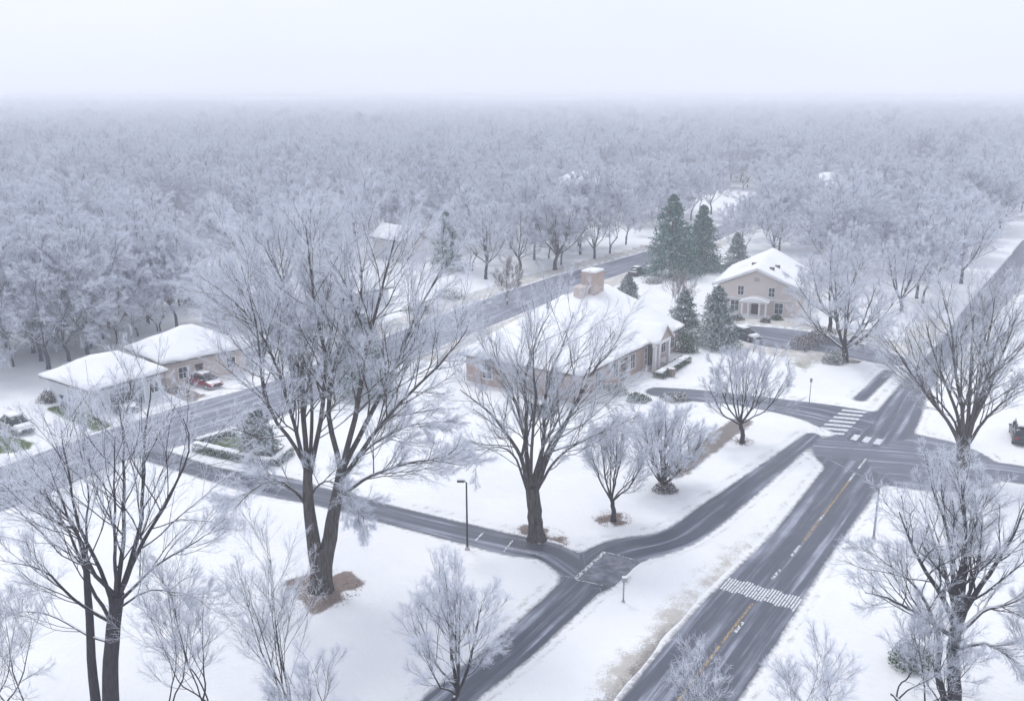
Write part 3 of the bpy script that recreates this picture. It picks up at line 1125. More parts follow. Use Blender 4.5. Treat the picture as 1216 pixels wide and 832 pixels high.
def make_car(label, p, heading, paint, suv=False, name='parked_car', snow=True, cat='car'):
    L_, Wd, Hh = (4.75, 1.9, 1.78) if suv else (4.6, 1.82, 1.45)
    c = at(*p)
    base_z = 0.0 if sample_sd(c.x, c.y) < 0 else .14
    o = thing(name, label, cat, (c.x, c.y, base_z), heading)
    hw = Wd / 2
    belt = .98 if suv else .88

    def loft(stations, sect, nm, mat, parent):
        bm = bmesh.new()
        rings = [[bm.verts.new(v) for v in sect(*s)] for s in stations]
        n = len(rings[0])
        for A, B_ in zip(rings, rings[1:]):
            for i in range(n):
                bm.faces.new((A[i], B_[i], B_[(i + 1) % n], A[(i + 1) % n]))
        bm.faces.new(rings[0])
        bm.faces.new(rings[-1][::-1])
        bmesh.ops.recalc_face_normals(bm, faces=bm.faces)
        me = bpy.data.meshes.new(nm)
        bm.to_mesh(me)
        bm.free()
        me.shade_smooth()
        return link(nm, me, mat, parent)
    h = L_ / 2

    def sect(x, w, z0, z1):
        r = .12
        return [(x, -w, z0 + .1), (x, -w, z0 + (z1 - z0) * .62), (x, -w + .04, z1 - .07), (x, -w + r + .04, z1), (x, w - r - .04, z1), (x, w - .04, z1 - .07), (x, w, z0 + (z1 - z0) * .62), (x, w, z0 + .1), (x, w - .1, z0), (x, -w + .1, z0)]
    hood = belt - .06
    trunk = belt + (.05 if suv else .0)
    loft([(-h, hw * .82, .42, trunk - .22), (-h + .12, hw * .93, .28, trunk - .06), (-h + .6, hw * .99, .24, trunk), (-.4, hw, .22, belt), (.9, hw, .22, belt - .01), (h - .7, hw * .98, .24, hood - .06), (h - .2, hw * .92, .26, hood - .15), (h - .02, hw * .80, .38, hood - .30)], sect, 'body', paint, o)

    def gsect(x, wb, wt, z0, z1):
        return [(x, -wb, z0), (x, -wt, z1 - .04), (x, -wt + .1, z1), (x, wt - .1, z1), (x, wt, z1 - .04), (x, wb, z0)]
    zb = belt - .03
    if suv:
        gs = [(-h + .12, hw * .86, hw * .86, zb, zb + .04), (-h + .42, hw * .92, hw * .74, zb, Hh - .10), (-.2, hw * .95, hw * .76, zb, Hh), (.45, hw * .95, hw * .74, zb, Hh - .05), (1.25, hw * .9, hw * .88, zb, zb + .04)]
    else:
        gs = [(-h + .55, hw * .86, hw * .86, zb, zb + .03), (-h + 1.25, hw * .9, hw * .66, zb, Hh - .07), (-.25, hw * .93, hw * .68, zb, Hh), (.30, hw * .93, hw * .67, zb, Hh - .04), (1.2, hw * .88, hw * .86, zb, zb + .03)]
    loft(gs, gsect, 'windows', 'car_glass', o)
    ra, rb = gs[1], gs[3]
    rf = MB().box(ra[0] - .05, rb[0] + .08, -ra[2] + .03, ra[2] - .03, Hh - .06, Hh + .03, .03)
    ro = rf.build('roof_panel', paint, o, True)
    if snow:
        MB().box(ra[0] + .02, rb[0] + .02, -ra[2] + .08, ra[2] - .08, Hh + .02, Hh + .14, .05).build('snow_cap', 'snow', ro, True)
        MB().prism([(1.25, belt - .02), (h - .35, hood - .10), (h - .4, hood - .01), (1.3, belt + .08)], 'y', -hw * .78, hw * .78).build('hood_snow', 'snow', o, True)
    for s in (-1, 1):
        xa, xb = gs[2][0] - .04, gs[2][0] + .04
        MB().prism([(xa, zb), (xb, zb), (xb, Hh - .05), (xa, Hh - .05)], 'y', *(sorted((s * hw * .945, s * hw * .72)))).build('door_pillar', paint, o)
    for s in (-1, 1):
        MB().box(.75, .95, *sorted((s * (hw - .03), s * (hw + .17))), belt - .02, belt + .13, .02).build('side_mirror', paint, o)
        MB().box(h - .20, h - .03, *sorted((s * hw * .50, s * hw * .84)), hood - .36, hood - .20, .02).build('headlight', 'lamp_lens', o)
        MB().box(-h - .005, -h + .14, *sorted((s * hw * .55, s * hw * .86)), trunk - .34, trunk - .16, .02).build('taillight', 'tail_lens', o)
    MB().box(h - .09, h + .03, -hw * .48, hw * .48, .36, .58, .02).build('grille', 'dark_metal', o)
    r = .36 if suv else .32
    for x in (-h + .85, h - .88):
        for s in (-1, 1):
            y0 = s * (hw - .2)
            wo = MB().lathe([(r * .6, -.1), (r * .95, -.1), (r, -.07), (r, .07), (r * .95, .1), (r * .6, .1)], n=18, axis='y', c3=(x, y0 + s * .10, r)).build('wheel', 'rubber', o, True)
            MB().lathe([(r * .58, -.03), (r * .6, .02), (r * .2, .03)], n=14, axis='y', c3=(x, y0 + s * .185, r)).build('rim', 'alloy', wo)
    return o


def head_px(a, b):
    A, B_ = at(*a), at(*b)
    return math.atan2(B_.y - A.y, B_.x - A.x)


make_car('silver sedan standing on the leftmost driveway beside green turf', (20, 512), head_px((0, 502), (40, 521)), 'silver_paint')
make_car('dark snow dusted sport utility vehicle in front of the pale garage', (146, 487), head_px((130, 475), (160, 496)), 'dark_paint', True, snow=False)
make_car('dark red car parked by the brick house with the wide roof', (244, 459), head_px((225, 452), (262, 463)), 'red_paint', snow=False)
make_car('snow buried car at the edge of the left woods behind the brick house', (231, 364), head_px((215, 359), (250, 367)), 'navy_paint')
make_car('dark car with snowy roof behind the red car, half hidden by branches', (308, 419), head_px((330, 410), (290, 428)), 'navy_paint')
make_car('dark van cut by the right edge of the picture, beyond the big roadside tree', (1213, 523), head_px((1213, 535), (1205, 505)), 'dark_paint', True)
make_car('snow covered car parked between the spruce and the beige house driveway', (884, 402), head_px((870, 396), (900, 404)), 'navy_paint')

# ---------------------------------------------------------------- street furniture


def lamp_post(label, p, h, name='street_lamp', arm=(.55, 0)):
    c = at(*p)
    o = thing(name, label, 'street lamp', (c.x, c.y, gz(c.x, c.y)))
    MB().lathe([(.17, -.1), (.17, .12), (.12, .2), (.08, .3)], n=12).build('base', 'concrete', o, True)
    MB().lathe([(.075, .2), (.065, h * .5), (.05, h)], n=10).build('pole', 'dark_metal', o, True)
    ax, ay = arm
    MB().tube([(0, 0, h - .05), (ax * .3, ay * .3, h + .08), (ax, ay, h + .1)], .035).build('arm', 'dark_metal', o, True)
    hd = MB().box(ax - .28, ax + .22, ay - .12, ay + .12, h + .03, h + .17, .03).build('lamp_head', 'dark_metal', o, True)
    MB().box(ax - .2, ax + .16, ay - .08, ay + .08, h + .0, h + .032).build('lens', 'lamp_lens', hd)
    MB().box(ax - .26, ax + .2, ay - .1, ay + .1, h + .165, h + .22, .02).build('snow_cap', 'snow', hd, True)
    return o


lamp_post('tall slim dark lamp post at the street edge left of the leaf ringed tree', (555, 655), 5.0, arm=(-.35, 0))

c = at(740, 717)
o = thing('marker_post', 'short grey post with a boxy head standing in the snowy verge near the side road', 'post', (c.x, c.y, gz(c.x, c.y)))
MB().lathe([(.12, -.1), (.12, .05), (.09, .1)], n=10).build('base', 'concrete', o, True)
MB().lathe([(.05, .05), (.05, 1.45)], n=10).build('pole', 'grey_metal', o, True)
hd = MB().box(-.14, .20, -.11, .11, 1.4, 1.66, .02).build('head', 'grey_metal', o)
MB().box(-.12, .18, -.1, .1, 1.655, 1.74, .03).build('snow_cap', 'snow', hd, True)

c = at(1037, 642)
t = at(1028, 578, 0)
o = thing('signal_mast', 'grey pole with a long thin arm reaching over the main road', 'street lamp', (c.x, c.y, gz(c.x, c.y)))
MB().lathe([(.15, -.1), (.15, .1), (.09, .25)], n=12).build('base', 'concrete', o, True)
MB().lathe([(.085, .2), (.06, 4.0)], n=12).build('pole', 'grey_metal', o, True)
e = at_y(984, 545, c.y + 1.5)
ev = Vector((e.x - c.x, e.y - c.y, e.z - gz(c.x, c.y)))
MB().tube([(0, 0, 3.75), (ev.x * .25, ev.y * .25, 3.75 + (ev.z - 3.75) * .4), (ev.x, ev.y, ev.z)], [.045, .035, .025]).build('arm', 'grey_metal', o, True)
MB().box(-.22, .1, -.1, .1, 3.95, 4.12, .02).build('lamp_head', 'grey_metal', o)

c = at(110, 496)
o = thing('flagpole', 'thin white pole rising in front of the pale grey garage house', 'pole', (c.x, c.y, gz(c.x, c.y)))
MB().lathe([(.09, -.1), (.09, .1), (.05, .15)], n=8).build('base', 'concrete', o)
MB().lathe([(.04, .1), (.035, 5.6)], n=8).build('pole', 'white_trim', o, True)
MB().lathe([(.0, 5.6), (.07, 5.66), (.0, 5.74)], n=8).build('finial', 'white_trim', o, True)
c = at(961, 478)
o = thing('marker_pole', 'thin pale pole by the snowy corner beyond the zebra crossing', 'pole', (c.x, c.y, gz(c.x, c.y)))
MB().lathe([(.045, -.1), (.04, 2.6)], n=8).build('pole', 'grey_metal', o, True)
MB().box(-.12, .12, -.02, .02, 2.2, 2.6).build('plate', 'grey_metal', o)

c = at(77, 482)
o = thing('waste_bin', 'dark blue wheeled bin beside the end wall of the pale house', 'bin', (c.x, c.y, .12), .4)
MB().prism([(-.30, 0), (.30, 0), (.36, 1.0), (-.36, 1.0)], 'y', -.36, .36).build('bin_body', 'blue_plastic', o)
MB().prism([(-.40, 1.003), (.40, 1.003), (.34, 1.12), (-.38, 1.08)], 'y', -.4, .4).build('lid', 'blue_plastic', o)
for s in (-1, 1):
    MB().lathe([(.1, -.04), (.1, .04)], n=10, axis='y', c3=(-.32, s * .32, .1)).build('wheel', 'rubber', o)
c = at(797, 448)
o = thing('planter', 'stone planter in the snow by the brick house walk', 'planter', (c.x, c.y, .12))
MB().lathe([(.36, 0), (.42, .1), (.52, .8), (.58, .82), (.58, .95), (.48, .95), (.46, .85)], n=4).build('pot', 'planter', o)
MB().lathe([(.44, .85), (.38, .98), (.05, 1.04)], n=8).build('snow_cap', 'snow', o, True)

# ---------------------------------------------------------------- bare trees


def norm(a):
    return a / np.maximum(np.linalg.norm(a, axis=-1, keepdims=True), 1e-9)


def tube_batch(P, R, sides):
    """P (N,K,3), R (N,K): quads of N open tubes"""
    N_, K, _ = P.shape
    T = np.empty_like(P)
    T[:, 1:-1] = P[:, 2:] - P[:, :-2]
    T[:, 0] = P[:, 1] - P[:, 0]
    T[:, -1] = P[:, -1] - P[:, -2]
    T = norm(T)
    mean = norm(P[:, -1] - P[:, 0])
    ref = np.where((np.abs(mean[:, 2:3]) < .85), np.array([[0, 0, 1.0]]), np.array([[1.0, 0, 0]]))
    A = norm(np.cross(T, ref[:, None, :]))
    B_ = np.cross(T, A)
    th = np.arange(sides) * 2 * np.pi / sides
    V = P[:, :, None] + (A[:, :, None] * np.cos(th)[None, None, :, None] + B_[:, :, None] * np.sin(th)[None, None, :, None]) * R[:, :, None, None]
    i = np.arange(N_ * K * sides).reshape(N_, K, sides)
    a, b = i[:, :-1], i[:, 1:]
    q = np.stack([a, np.roll(a, -1, 2), np.roll(b, -1, 2), b], -1).reshape(-1, 4)
    return V.reshape(-1, 3), q


def join_parts(parts):
    Vs, Qs, n = [], [], 0
    for V, q in parts:
        Vs.append(V)
        Qs.append(q + n)
        n += len(V)
    return np.concatenate(Vs), np.concatenate(Qs)


def grow(rg, start, direc, length, K, wob, up, droop=0.0):
    N_ = len(start)
    P = np.empty((N_, K, 3))
    P[:, 0] = start
    d = norm(direc)
    st = (length / (K - 1))[:, None]
    for k in range(1, K):
        d = d + rg.normal(0, wob, (N_, 3))
        d[:, 2] += up - droop * (k / (K - 1))
        d = norm(d)
        P[:, k] = P[:, k - 1] + d * st
    return P


def spawn(rg, P, R, n, t0, t1, ang, lfun, K, wob, up, rr, rmin, droop=0.0, even=True):
    """n children on each parent tube"""
    N_, Kp, _ = P.shape
    t = (np.arange(n)[None, :] + rg.random((N_, n))) / n if even else rg.random((N_, n))
    t = t0 + (t1 - t0) * t
    f = t * (Kp - 1)
    i = np.minimum(f.astype(int), Kp - 2)
    w = (f - i)[..., None]
    r_ = np.arange(N_)[:, None]
    S_ = P[r_, i] * (1 - w) + P[r_, i + 1] * w
    T = norm(P[r_, i + 1] - P[r_, i])
    rad = R[r_, i] * (1 - w[..., 0]) + R[r_, i + 1] * w[..., 0]
    S_, T, t, rad = S_.reshape(-1, 3), T.reshape(-1, 3), t.ravel(), rad.ravel()
    plen = np.repeat(np.linalg.norm(np.diff(P, axis=1), axis=2).sum(1), n)
    side = norm(np.cross(T, rg.normal(size=T.shape)))
    a = rg.uniform(ang[0], ang[1], len(T))[:, None]
    D = T * np.cos(a) + side * np.sin(a)
    Ln = lfun(plen, t) * rg.uniform(.7, 1.25, len(T))
    C = grow(rg, S_, D, Ln, K, wob, up, droop)
    r0 = np.maximum(rad * rr, rmin)
    RR = r0[:, None] * np.linspace(1, .35, K)[None, :]
    return C, np.maximum(RR, rmin * .6)


def resample(pts, K):
    pts = [Vector(p) for p in pts]
    s = smooth_line(pts, 6) if len(pts) > 2 else pts
    a = np.array([tuple(p) for p in s])
    d = np.concatenate([[0], np.cumsum(np.linalg.norm(np.diff(a, axis=0), axis=1))])
    t = np.linspace(0, d[-1], K)
    return np.stack([np.interp(t, d, a[:, k]) for k in range(3)], 1)


def tree_meshes(seed, limbs, radii, trunk, trunk_r, dens=(10, 8, 7, 3), lens=(.55, .45, .42, .5), rt=.012, ang=(.3, .8), up=.05, droop=0.0, wob=.09, tw=1.0, thin=.68):
    rt = rt * .62
    """limbs: point lists; trunk: point lists. Returns (trunk mesh data, crown mesh data)"""
    rg = np.random.default_rng(seed)
    bark, crown = [], []
    for pts, (ra, rb) in zip(trunk, trunk_r):
        p = resample(pts, 10)[None]
        p = p + rg.normal(0, .02, p.shape) * (np.arange(10) > 0)[None, :, None]
        rr = np.linspace(ra, rb, 10)[None].copy()
        rr[0, 0] *= 1.45
        rr[0, 1] *= 1.12
        bark.append(tube_batch(p, rr, 12))
    K1 = 14
    P1 = np.stack([resample(l, K1) for l in limbs])
    jit = rg.normal(0, .05, P1.shape)
    jit[:, 0] = 0
    P1 = P1 + np.cumsum(jit, 1) * .6
    R1 = np.stack([r * thin * np.linspace(1, .10, K1) ** .8 for r in radii])
    bark.append(tube_batch(P1, np.maximum(R1, rt), 8))
    n2, n3, n4, n5 = dens
    P2_, R2 = spawn(rg, P1, R1, n2, .22, 1.0, ang, lambda L_, t: L_ * lens[0] * (1.05 - .62 * t), 9, wob, up, .45, rt * 1.7, droop * .5)
    bark.append(tube_batch(P2_, R2, 5))
    P3, R3 = spawn(rg, P2_, R2, n3, .28, 1.0, (.22, .7), lambda L_, t: L_ * lens[1] * (1.1 - .5 * t), 6, wob * 1.2, up * .8, .55, rt * 1.1, droop)
    bark.append(tube_batch(P3, R3, 4))
    P4, R4 = spawn(rg, P3, R3, n4, .25, 1.0, (.2, .65), lambda L_, t: np.clip(L_ * lens[2], .3, 1.6) * (1.1 - .4 * t), 4, wob * 1.6, up * .6, .7, rt * .85 * tw, droop)
    crown.append(tube_batch(P4, R4, 3))
    if n5:
        P5, R5 = spawn(rg, P4, R4, n5, .15, 1.0, (.25, .8), lambda L_, t: np.clip(L_ * lens[3], .2, .8), 3, wob * 1.8, up * .5, .8, rt * .8 * tw, droop)
        crown.append(tube_batch(P5, R5, 3))
    return join_parts(bark), join_parts(crown)


def link_tree(o, data, bark, twig):
    (bv, bq), (cv, cq) = data
    t = link('trunk', np_mesh('trunk', bv, bq), bark, o)
    c = link('crown', np_mesh('crown', cv, cq), twig, o)
    return t, c


def hero_tree(label, base, trunk, limbs, seed, dens, bark='bark', twig='twigs', name='bare_tree', cat='tree', spread=1.0, **kw):
    """trunk, limbs: photo pixel lines; depth grows with random sideways spread so the crown is round"""
    b = at(*base)
    o = thing(name, label, cat, (b.x, b.y, gz(b.x, b.y) - .05))
    rg = random.Random(seed)

    def P(px, py, dy):
        v = at_y(px, py, b.y + dy)
        return Vector((v.x - b.x, v.y - b.y, v.z - o.location.z))
    tr, trr = [], []
    for pts, ra, rb in trunk:
        tr.append([P(x, y, d) for x, y, d in pts])
        trr.append((ra, rb))
    lb, lr = [], []
    for pts, r, yd in limbs:
        n = len(pts)
        d0 = pts[0][2] if len(pts[0]) > 2 else 0
        lb.append([P(q[0], q[1], d0 + yd * (i / (n - 1)) ** 1.2) for i, q in enumerate(pts)])
        lr.append(r)
    # limbs towards and away from the viewer that the picture shows only end-on
    for k in range(int(len(lb) * spread)):
        src = lb[k % len(lb)]
        a = rg.uniform(.9, 2.4) * rg.choice((-1, 1))
        ca, sa = math.cos(a), math.sin(a)
        s0 = src[0]
        lb.append([s0 + Vector(((v.x - s0.x) * ca - (v.y - s0.y) * sa + (v.z - s0.z) * .10 * ca, (v.x - s0.x) * sa + (v.y - s0.y) * ca + (v.z - s0.z) * .26 * sa, (v.z - s0.z) * rg.uniform(.78, .95))) for v in src])
        lr.append(lr[k % len(lr)] * .8)
    link_tree(o, tree_meshes(seed, lb, lr, tr, trr, dens, **kw), bark, twig)
    return o


def vase_skeleton(rg, h, fork, nl, spread, r, width=None, stems=1, lean=.04):
    """procedural trunk and limbs of a vase shaped crown"""
    tr, trr, lb, lr = [], [], [], []
    w = width or h * .4
    for s in range(stems):
        a0 = rg.uniform(0, 6.28)
        off = Vector((math.cos(a0), math.sin(a0), 0)) * (0 if stems == 1 else .25 + .25 * rg.random())
        top = off * (1 if stems == 1 else 3.0) + Vector((rg.uniform(-lean, lean) * h, rg.uniform(-lean, lean) * h, fork * h * rg.uniform(.85, 1.1)))
        tr.append([off * .6 - Vector((0, 0, .15)), off + Vector((0, 0, top.z * .5)), top])
        k = r if stems == 1 else r * .6
        trr.append((k, k * .68))
        m = max(2, nl // stems)
        for i in range(m):
            a = 6.28 * (i + rg.random() * .7) / m + a0
            e = (rg.uniform(.5, 1.0) if i % 3 else rg.uniform(.2, .55)) if i else .1
            end = Vector((math.cos(a), math.sin(a), 0)) * w * e
            zz = h * (1.0 - .42 * e * e * rg.uniform(.6, 1.2))
            mid = top.lerp(Vector((end.x * spread, end.y * spread, zz * .62)), .72)
            s0 = top.lerp(tr[-1][1], rg.uniform(0, .35))
            lb.append([s0, top.lerp(mid, .4) + Vector((end.x * .05, end.y * .05, 0)), mid, Vector((end.x, end.y, zz * rg.uniform(.9, .98)))])
            lr.append(k * rg.uniform(.45, .62))
    return tr, trr, lb, lr


def vase_tree(label, base, top_px, width_m, seed, dens=(9, 8, 7, 3), fork=.25, nl=7, r=None, stems=1, bark='bark', twig='twigs', name='bare_tree', cat='tree', group=None, spread=.8, **kw):
    b = at(*base)
    h = at_y(base[0], top_px, b.y).z - gz(b.x, b.y)
    o = thing(name, label, cat, (b.x, b.y, gz(b.x, b.y) - .03), 0, group)
    if twig == 'twigs_white' and width_m > 4.5:
        kw = dict(dict(ang=(.4, 1.0), lens=(.45, .5, .45, .6), up=.02, wob=.11), **kw)
    tr, trr, lb, lr = vase_skeleton(random.Random(seed), h * .92, fork, nl, spread, r or h * .02, width_m * .85, stems)
    link_tree(o, tree_meshes(seed, lb, lr, tr, trr, dens, **kw), bark, twig)
    return o


def q5(x, y):     # zoomed crop coordinates of the tallest tree -> photo pixels
    return (240 + x / 1.734, 240 + y / 1.734)


T1A, T1B = (366, 563), (407, 555)
hero_tree('tallest bare tree, twin trunked, in a ring of red-brown leaves', (380, 703),
          [([(379, 706, 0), (378, 676, 0), (372, 642, 0), (367, 602, 0), (366, 558, 0)], .56, .27), ([(383, 705, 0), (384, 676, .05), (391, 642, .15), (398, 600, .3), (407, 550, .4)], .58, .29), ([(381, 706, -.1), (381, 688, -.05), (382, 668, 0), (383, 650, .05)], .66, .40)],
          [([q5(220, 590), q5(205, 520), q5(185, 440), q5(150, 330), q5(95, 240), q5(25, 175)], .22, -2.5),
           ([q5(218, 560), q5(210, 480), q5(205, 400), q5(205, 300), q5(185, 210), q5(120, 80)], .26, 1.5),
           ([q5(222, 560), q5(238, 480), q5(250, 400), q5(253, 320), q5(235, 220), q5(215, 50)], .24, -1.0),
           ([q5(216, 630), q5(190, 590), q5(150, 570), q5(105, 588), q5(55, 640)], .14, -2.0),
           ([q5(222, 540), q5(225, 450), q5(215, 340), q5(160, 240), q5(70, 90)], .18, 3.5),
           ([q5(285, 550), q5(265, 480), q5(258, 410), q5(275, 300), q5(320, 180), q5(300, 40)], .26, 1.0),
           ([q5(290, 545), q5(318, 430), q5(332, 330), q5(365, 200), q5(395, 70)], .27, -2.0),
           ([q5(290, 550), q5(345, 440), q5(400, 330), q5(440, 230), q5(500, 120)], .25, 2.0),
           ([q5(295, 560), q5(360, 470), q5(430, 390), q5(490, 330), q5(545, 265)], .22, -3.0),
           ([q5(280, 610), q5(340, 572), q5(390, 552), q5(440, 538), q5(490, 535), q5(550, 545)], .19, -1.5),
           ([q5(288, 570), q5(345, 505), q5(420, 465), q5(490, 455)], .17, 3.0)],
          11, (19, 11, 9, 4), bark='bark_old', twig='twigs_white', lens=(.43, .5, .40, .5), ang=(.3, .95), spread=.4, up=.03, rt=.013)

hero_tree('large dark bare tree standing in a leaf covered island at the street junction', (637, 640),
          [([(637, 641, 0), (635, 610, 0), (632, 578, 0)], .55, .46)],
          [([(630, 585), (620, 548), (605, 520), (580, 492), (545, 462)], .26, -2),
           ([(629, 578), (625, 530), (624, 480), (622, 444), (636, 399), (649, 372)], .24, 1),
           ([(628, 570), (622, 520), (601, 450), (582, 426), (566, 400)], .2, 3),
           ([(637, 580), (652, 540), (668, 510), (688, 474), (706, 441), (732, 412)], .27, -1.5),
           ([(635, 575), (645, 530), (647, 480), (655, 440), (668, 415), (682, 373)], .22, 2),
           ([(638, 582), (662, 545), (690, 525), (722, 512)], .17, -3),
           ([(628, 588), (610, 541), (582, 534), (553, 562)], .15, -2),
           ([(634, 575), (655, 520), (690, 480), (735, 462)], .18, 3.5)],
          12, (12, 9, 7, 4), bark='bark_old', spread=.35, up=.04, rt=.013)


def q8(x, y):
    return (x / 2.533, 520 + y / 2.533)


hero_tree('big bare tree in the lower left corner with several tall dark stems', (131, 872),
          [([(131, 876, 0), (131, 800, 0), (134, 745, 0), (140, 705, 0)], .42, .30), ([(118, 872, .3), (110, 800, .4), (106, 735, .5), (101, 660, .6)], .26, .14)],
          [([q8(340, 560), q8(325, 440), q8(250, 280), q8(215, 120), q8(190, -20)], .17, -2),
           ([q8(350, 480), q8(368, 330), q8(375, 150), q8(375, 0), q8(355, -110)], .19, 1),
           ([q8(356, 480), q8(400, 350), q8(420, 200), q8(432, 0), q8(450, -170)], .19, 2.5),
           ([q8(360, 470), q8(420, 340), q8(510, 190), q8(575, 40), q8(560, -60)], .16, -1.5),
           ([q8(360, 490), q8(450, 400), q8(540, 340), q8(680, 265)], .13, 1.5),
           ([q8(345, 560), q8(250, 500), q8(130, 395), q8(0, 360)], .14, -1.5),
           ([q8(262, 400), q8(230, 260), q8(130, 160), q8(30, 70)], .10, 1.0),
           ([q8(358, 510), q8(450, 460), q8(560, 470), q8(640, 520)], .09, -1.0),
           ([q8(262, 420), q8(258, 300), q8(262, 120), q8(215, -60)], .10, 2.5),
           ([q8(340, 620), q8(260, 590), q8(120, 520), q8(10, 540)], .10, 2.0)],
          13, (10, 8, 7, 4), spread=.35, up=.04, rt=.011)


def q7(x, y):
    return (1040 + x / 3.33, 330 + y / 3.33)


hero_tree('dark stout bare tree at the roadside near the right edge', (1141, 567),
          [([(1140, 569, 0), (1143, 545, 0), (1146, 521, 0)], .50, .42)],
          [([q7(330, 660), q7(300, 590), q7(200, 470), q7(130, 370), q7(50, 245)], .20, -2),
           ([q7(340, 640), q7(320, 540), q7(270, 400), q7(225, 280), q7(195, 165)], .19, 2),
           ([q7(350, 640), q7(340, 520), q7(310, 350), q7(300, 200), q7(275, 80)], .21, -1),
           ([q7(355, 640), q7(365, 500), q7(372, 330), q7(380, 120), q7(370, 60)], .21, 1.5),
           ([q7(360, 640), q7(385, 540), q7(420, 370), q7(455, 200), q7(470, 90)], .20, -1.5),
           ([q7(365, 640), q7(410, 500), q7(480, 340), q7(560, 190)], .19, 2),
           ([q7(370, 650), q7(420, 570), q7(500, 490), q7(600, 430)], .17, -2),
           ([q7(325, 660), q7(310, 560), q7(180, 430), q7(80, 390)], .14, 3)],
          14, (12, 9, 7, 4), bark='bark_old', spread=.5, up=.04, rt=.014, thin=.85)


def q9(x, y):
    return (700 + x / 2.298, 470 + y / 2.298)


hero_tree('dark bare tree with wide snow lined limbs in the lower right corner', (1135, 850),
          [([(1136, 854, 0), (1132, 800, 0), (1132, 770, 0), (1135, 745, 0)], .36, .27), ([(1124, 850, .2), (1118, 815, .3), (1113, 790, .3), (1116, 762, .3), (1104, 728, .4)], .17, .11)],
          [([q9(1000, 650), q9(960, 545), q9(885, 430), q9(830, 310)], .15, -1.5),
           ([q9(1000, 640), q9(995, 540), q9(985, 400), q9(940, 250)], .16, 1.2),
           ([q9(1002, 640), q9(1005, 540), q9(1025, 380), q9(1010, 240)], .16, -.8),
           ([q9(1005, 640), q9(1060, 530), q9(1130, 420), q9(1180, 300)], .16, 1.0),
           ([q9(1000, 660), q9(910, 605), q9(820, 560), q9(745, 540)], .13, -1.5),
           ([q9(1005, 690), q9(1080, 668), q9(1130, 690), q9(1190, 740)], .10, -1.0),
           ([q9(1004, 650), q9(1070, 580), q9(1140, 560), q9(1220, 520)], .13, 2.0),
           ([q9(935, 600), q9(890, 520), q9(830, 470), q9(745, 420)], .09, 1.5)],
          15, (12, 9, 7, 4), spread=.5, up=.035, rt=.010, twig='twigs', thin=1.0)

vase_tree('slender multi-stemmed young tree in front between the big corner tree and the tallest tree', (228, 872), 668, 2.4, 21, (9, 8, 8, 4), .12, 8, .20, 3, rt=.009)
vase_tree('thin bare sapling in front of the red-brown leaf ring', (330, 860), 618, 2.2, 22, (9, 8, 7, 3), .10, 6, .18, 2, rt=.009)
vase_tree('low spreading bare shrub tree at the left edge of the bottom row', (20, 872), 700, 3.2, 23, (9, 8, 7, 3), .08, 8, .2, 3, rt=.009)
vase_tree('small frosted tree cut by the bottom edge below the tallest tree', (375, 890), 770, 2.4, 24, (8, 8, 7, 3), .1, 6, .12, 2, twig='twigs_white', rt=.009)
vase_tree('pale frosted round tree in the lower middle beside the side road', (538, 846), 666, 3.0, 25, (10, 9, 8, 4), .16, 8, .17, 1, twig='twigs_white', rt=.009)
vase_tree('small bare tree ringed by fallen leaves on the brick house lawn', (728, 620), 486, 3.0, 26, (10, 8, 8, 4), .24, 8, .20, rt=.010)
vase_tree('bushy many-stemmed bare shrub tree right of the leaf ringed lawn tree', (786, 582), 474, 4.2, 27, (10, 8, 8, 4), .05, 14, .22, 1, ang=(.35, .9), twig='twigs_white', rt=.011)
vase_tree('round headed bare tree beside the brown soil strip near the zebra crossing', (881, 528), 404, 5.0, 28, (10, 8, 8, 4), .24, 9, .24, rt=.012)
vase_tree('wide low white frosted tree between the driveway court and the main road', (1003, 431), 316, 8.0, 29, (11, 9, 8, 4), .18, 10, .44, twig='twigs_white', rt=.015)
vase_tree('frosted small tree at the bottom edge right of the main road', (965, 880), 752, 2.0, 30, (9, 8, 7, 3), .1, 7, .08, 2, twig='twigs_white', rt=.008)
vase_tree('faint leafless twig bush at the bottom edge in front of the main road', (822, 890), 765, 1.7, 31, (7, 7, 6, 2), .08, 7, .06, 3, twig='twigs_white', rt=.007)
vase_tree('dark low spreading bush tree left of the lower right corner tree', (1088, 858), 712, 2.6, 32, (9, 8, 8, 4), .08, 8, .22, 3, rt=.010)
vase_tree('frosted tree filling the extreme lower right corner', (1222, 840), 690, 2.3, 33, (9, 8, 8, 3), .15, 7, .12, 1, twig='twigs_white', rt=.009)
vase_tree('bare vase shaped tree on the upper verge of the main road before the woods', (1141, 338), 248, 7.0, 34, (10, 8, 7, 3), .2, 8, .3, bark='bark_woods', twig='twigs_woods', rt=.02)
vase_tree('white frosted tree with a forked dark trunk on the near side of the old street', (577, 333), 240, 5.5, 35, (10, 8, 7, 4), .22, 8, .3, twig='twigs_white', rt=.02)
vase_tree('widest white frosted dome shaped tree beside the old street above the chimney', (659, 321), 216, 8.0, 36, (11, 9, 8, 4), .18, 11, .36, twig='twigs_white', rt=.022)
vase_tree('frosted tree crown between the forked tree and the dome shaped tree', (618, 322), 238, 5.5, 37, (10, 8, 7, 4), .2, 8, .28, twig='twigs_white', rt=.02)
vase_tree('white frosted tree right of the dome shaped tree by the old street', (706, 308), 226, 5.0, 38, (10, 8, 7, 4), .2, 8, .28, twig='twigs_white', rt=.02)
vase_tree('small reddish twiggy tree by the old street left of the chimney', (602, 362), 305, 2.6, 39, (9, 8, 7, 3), .15, 7, .12, 2, twig='twigs_brown', rt=.014)
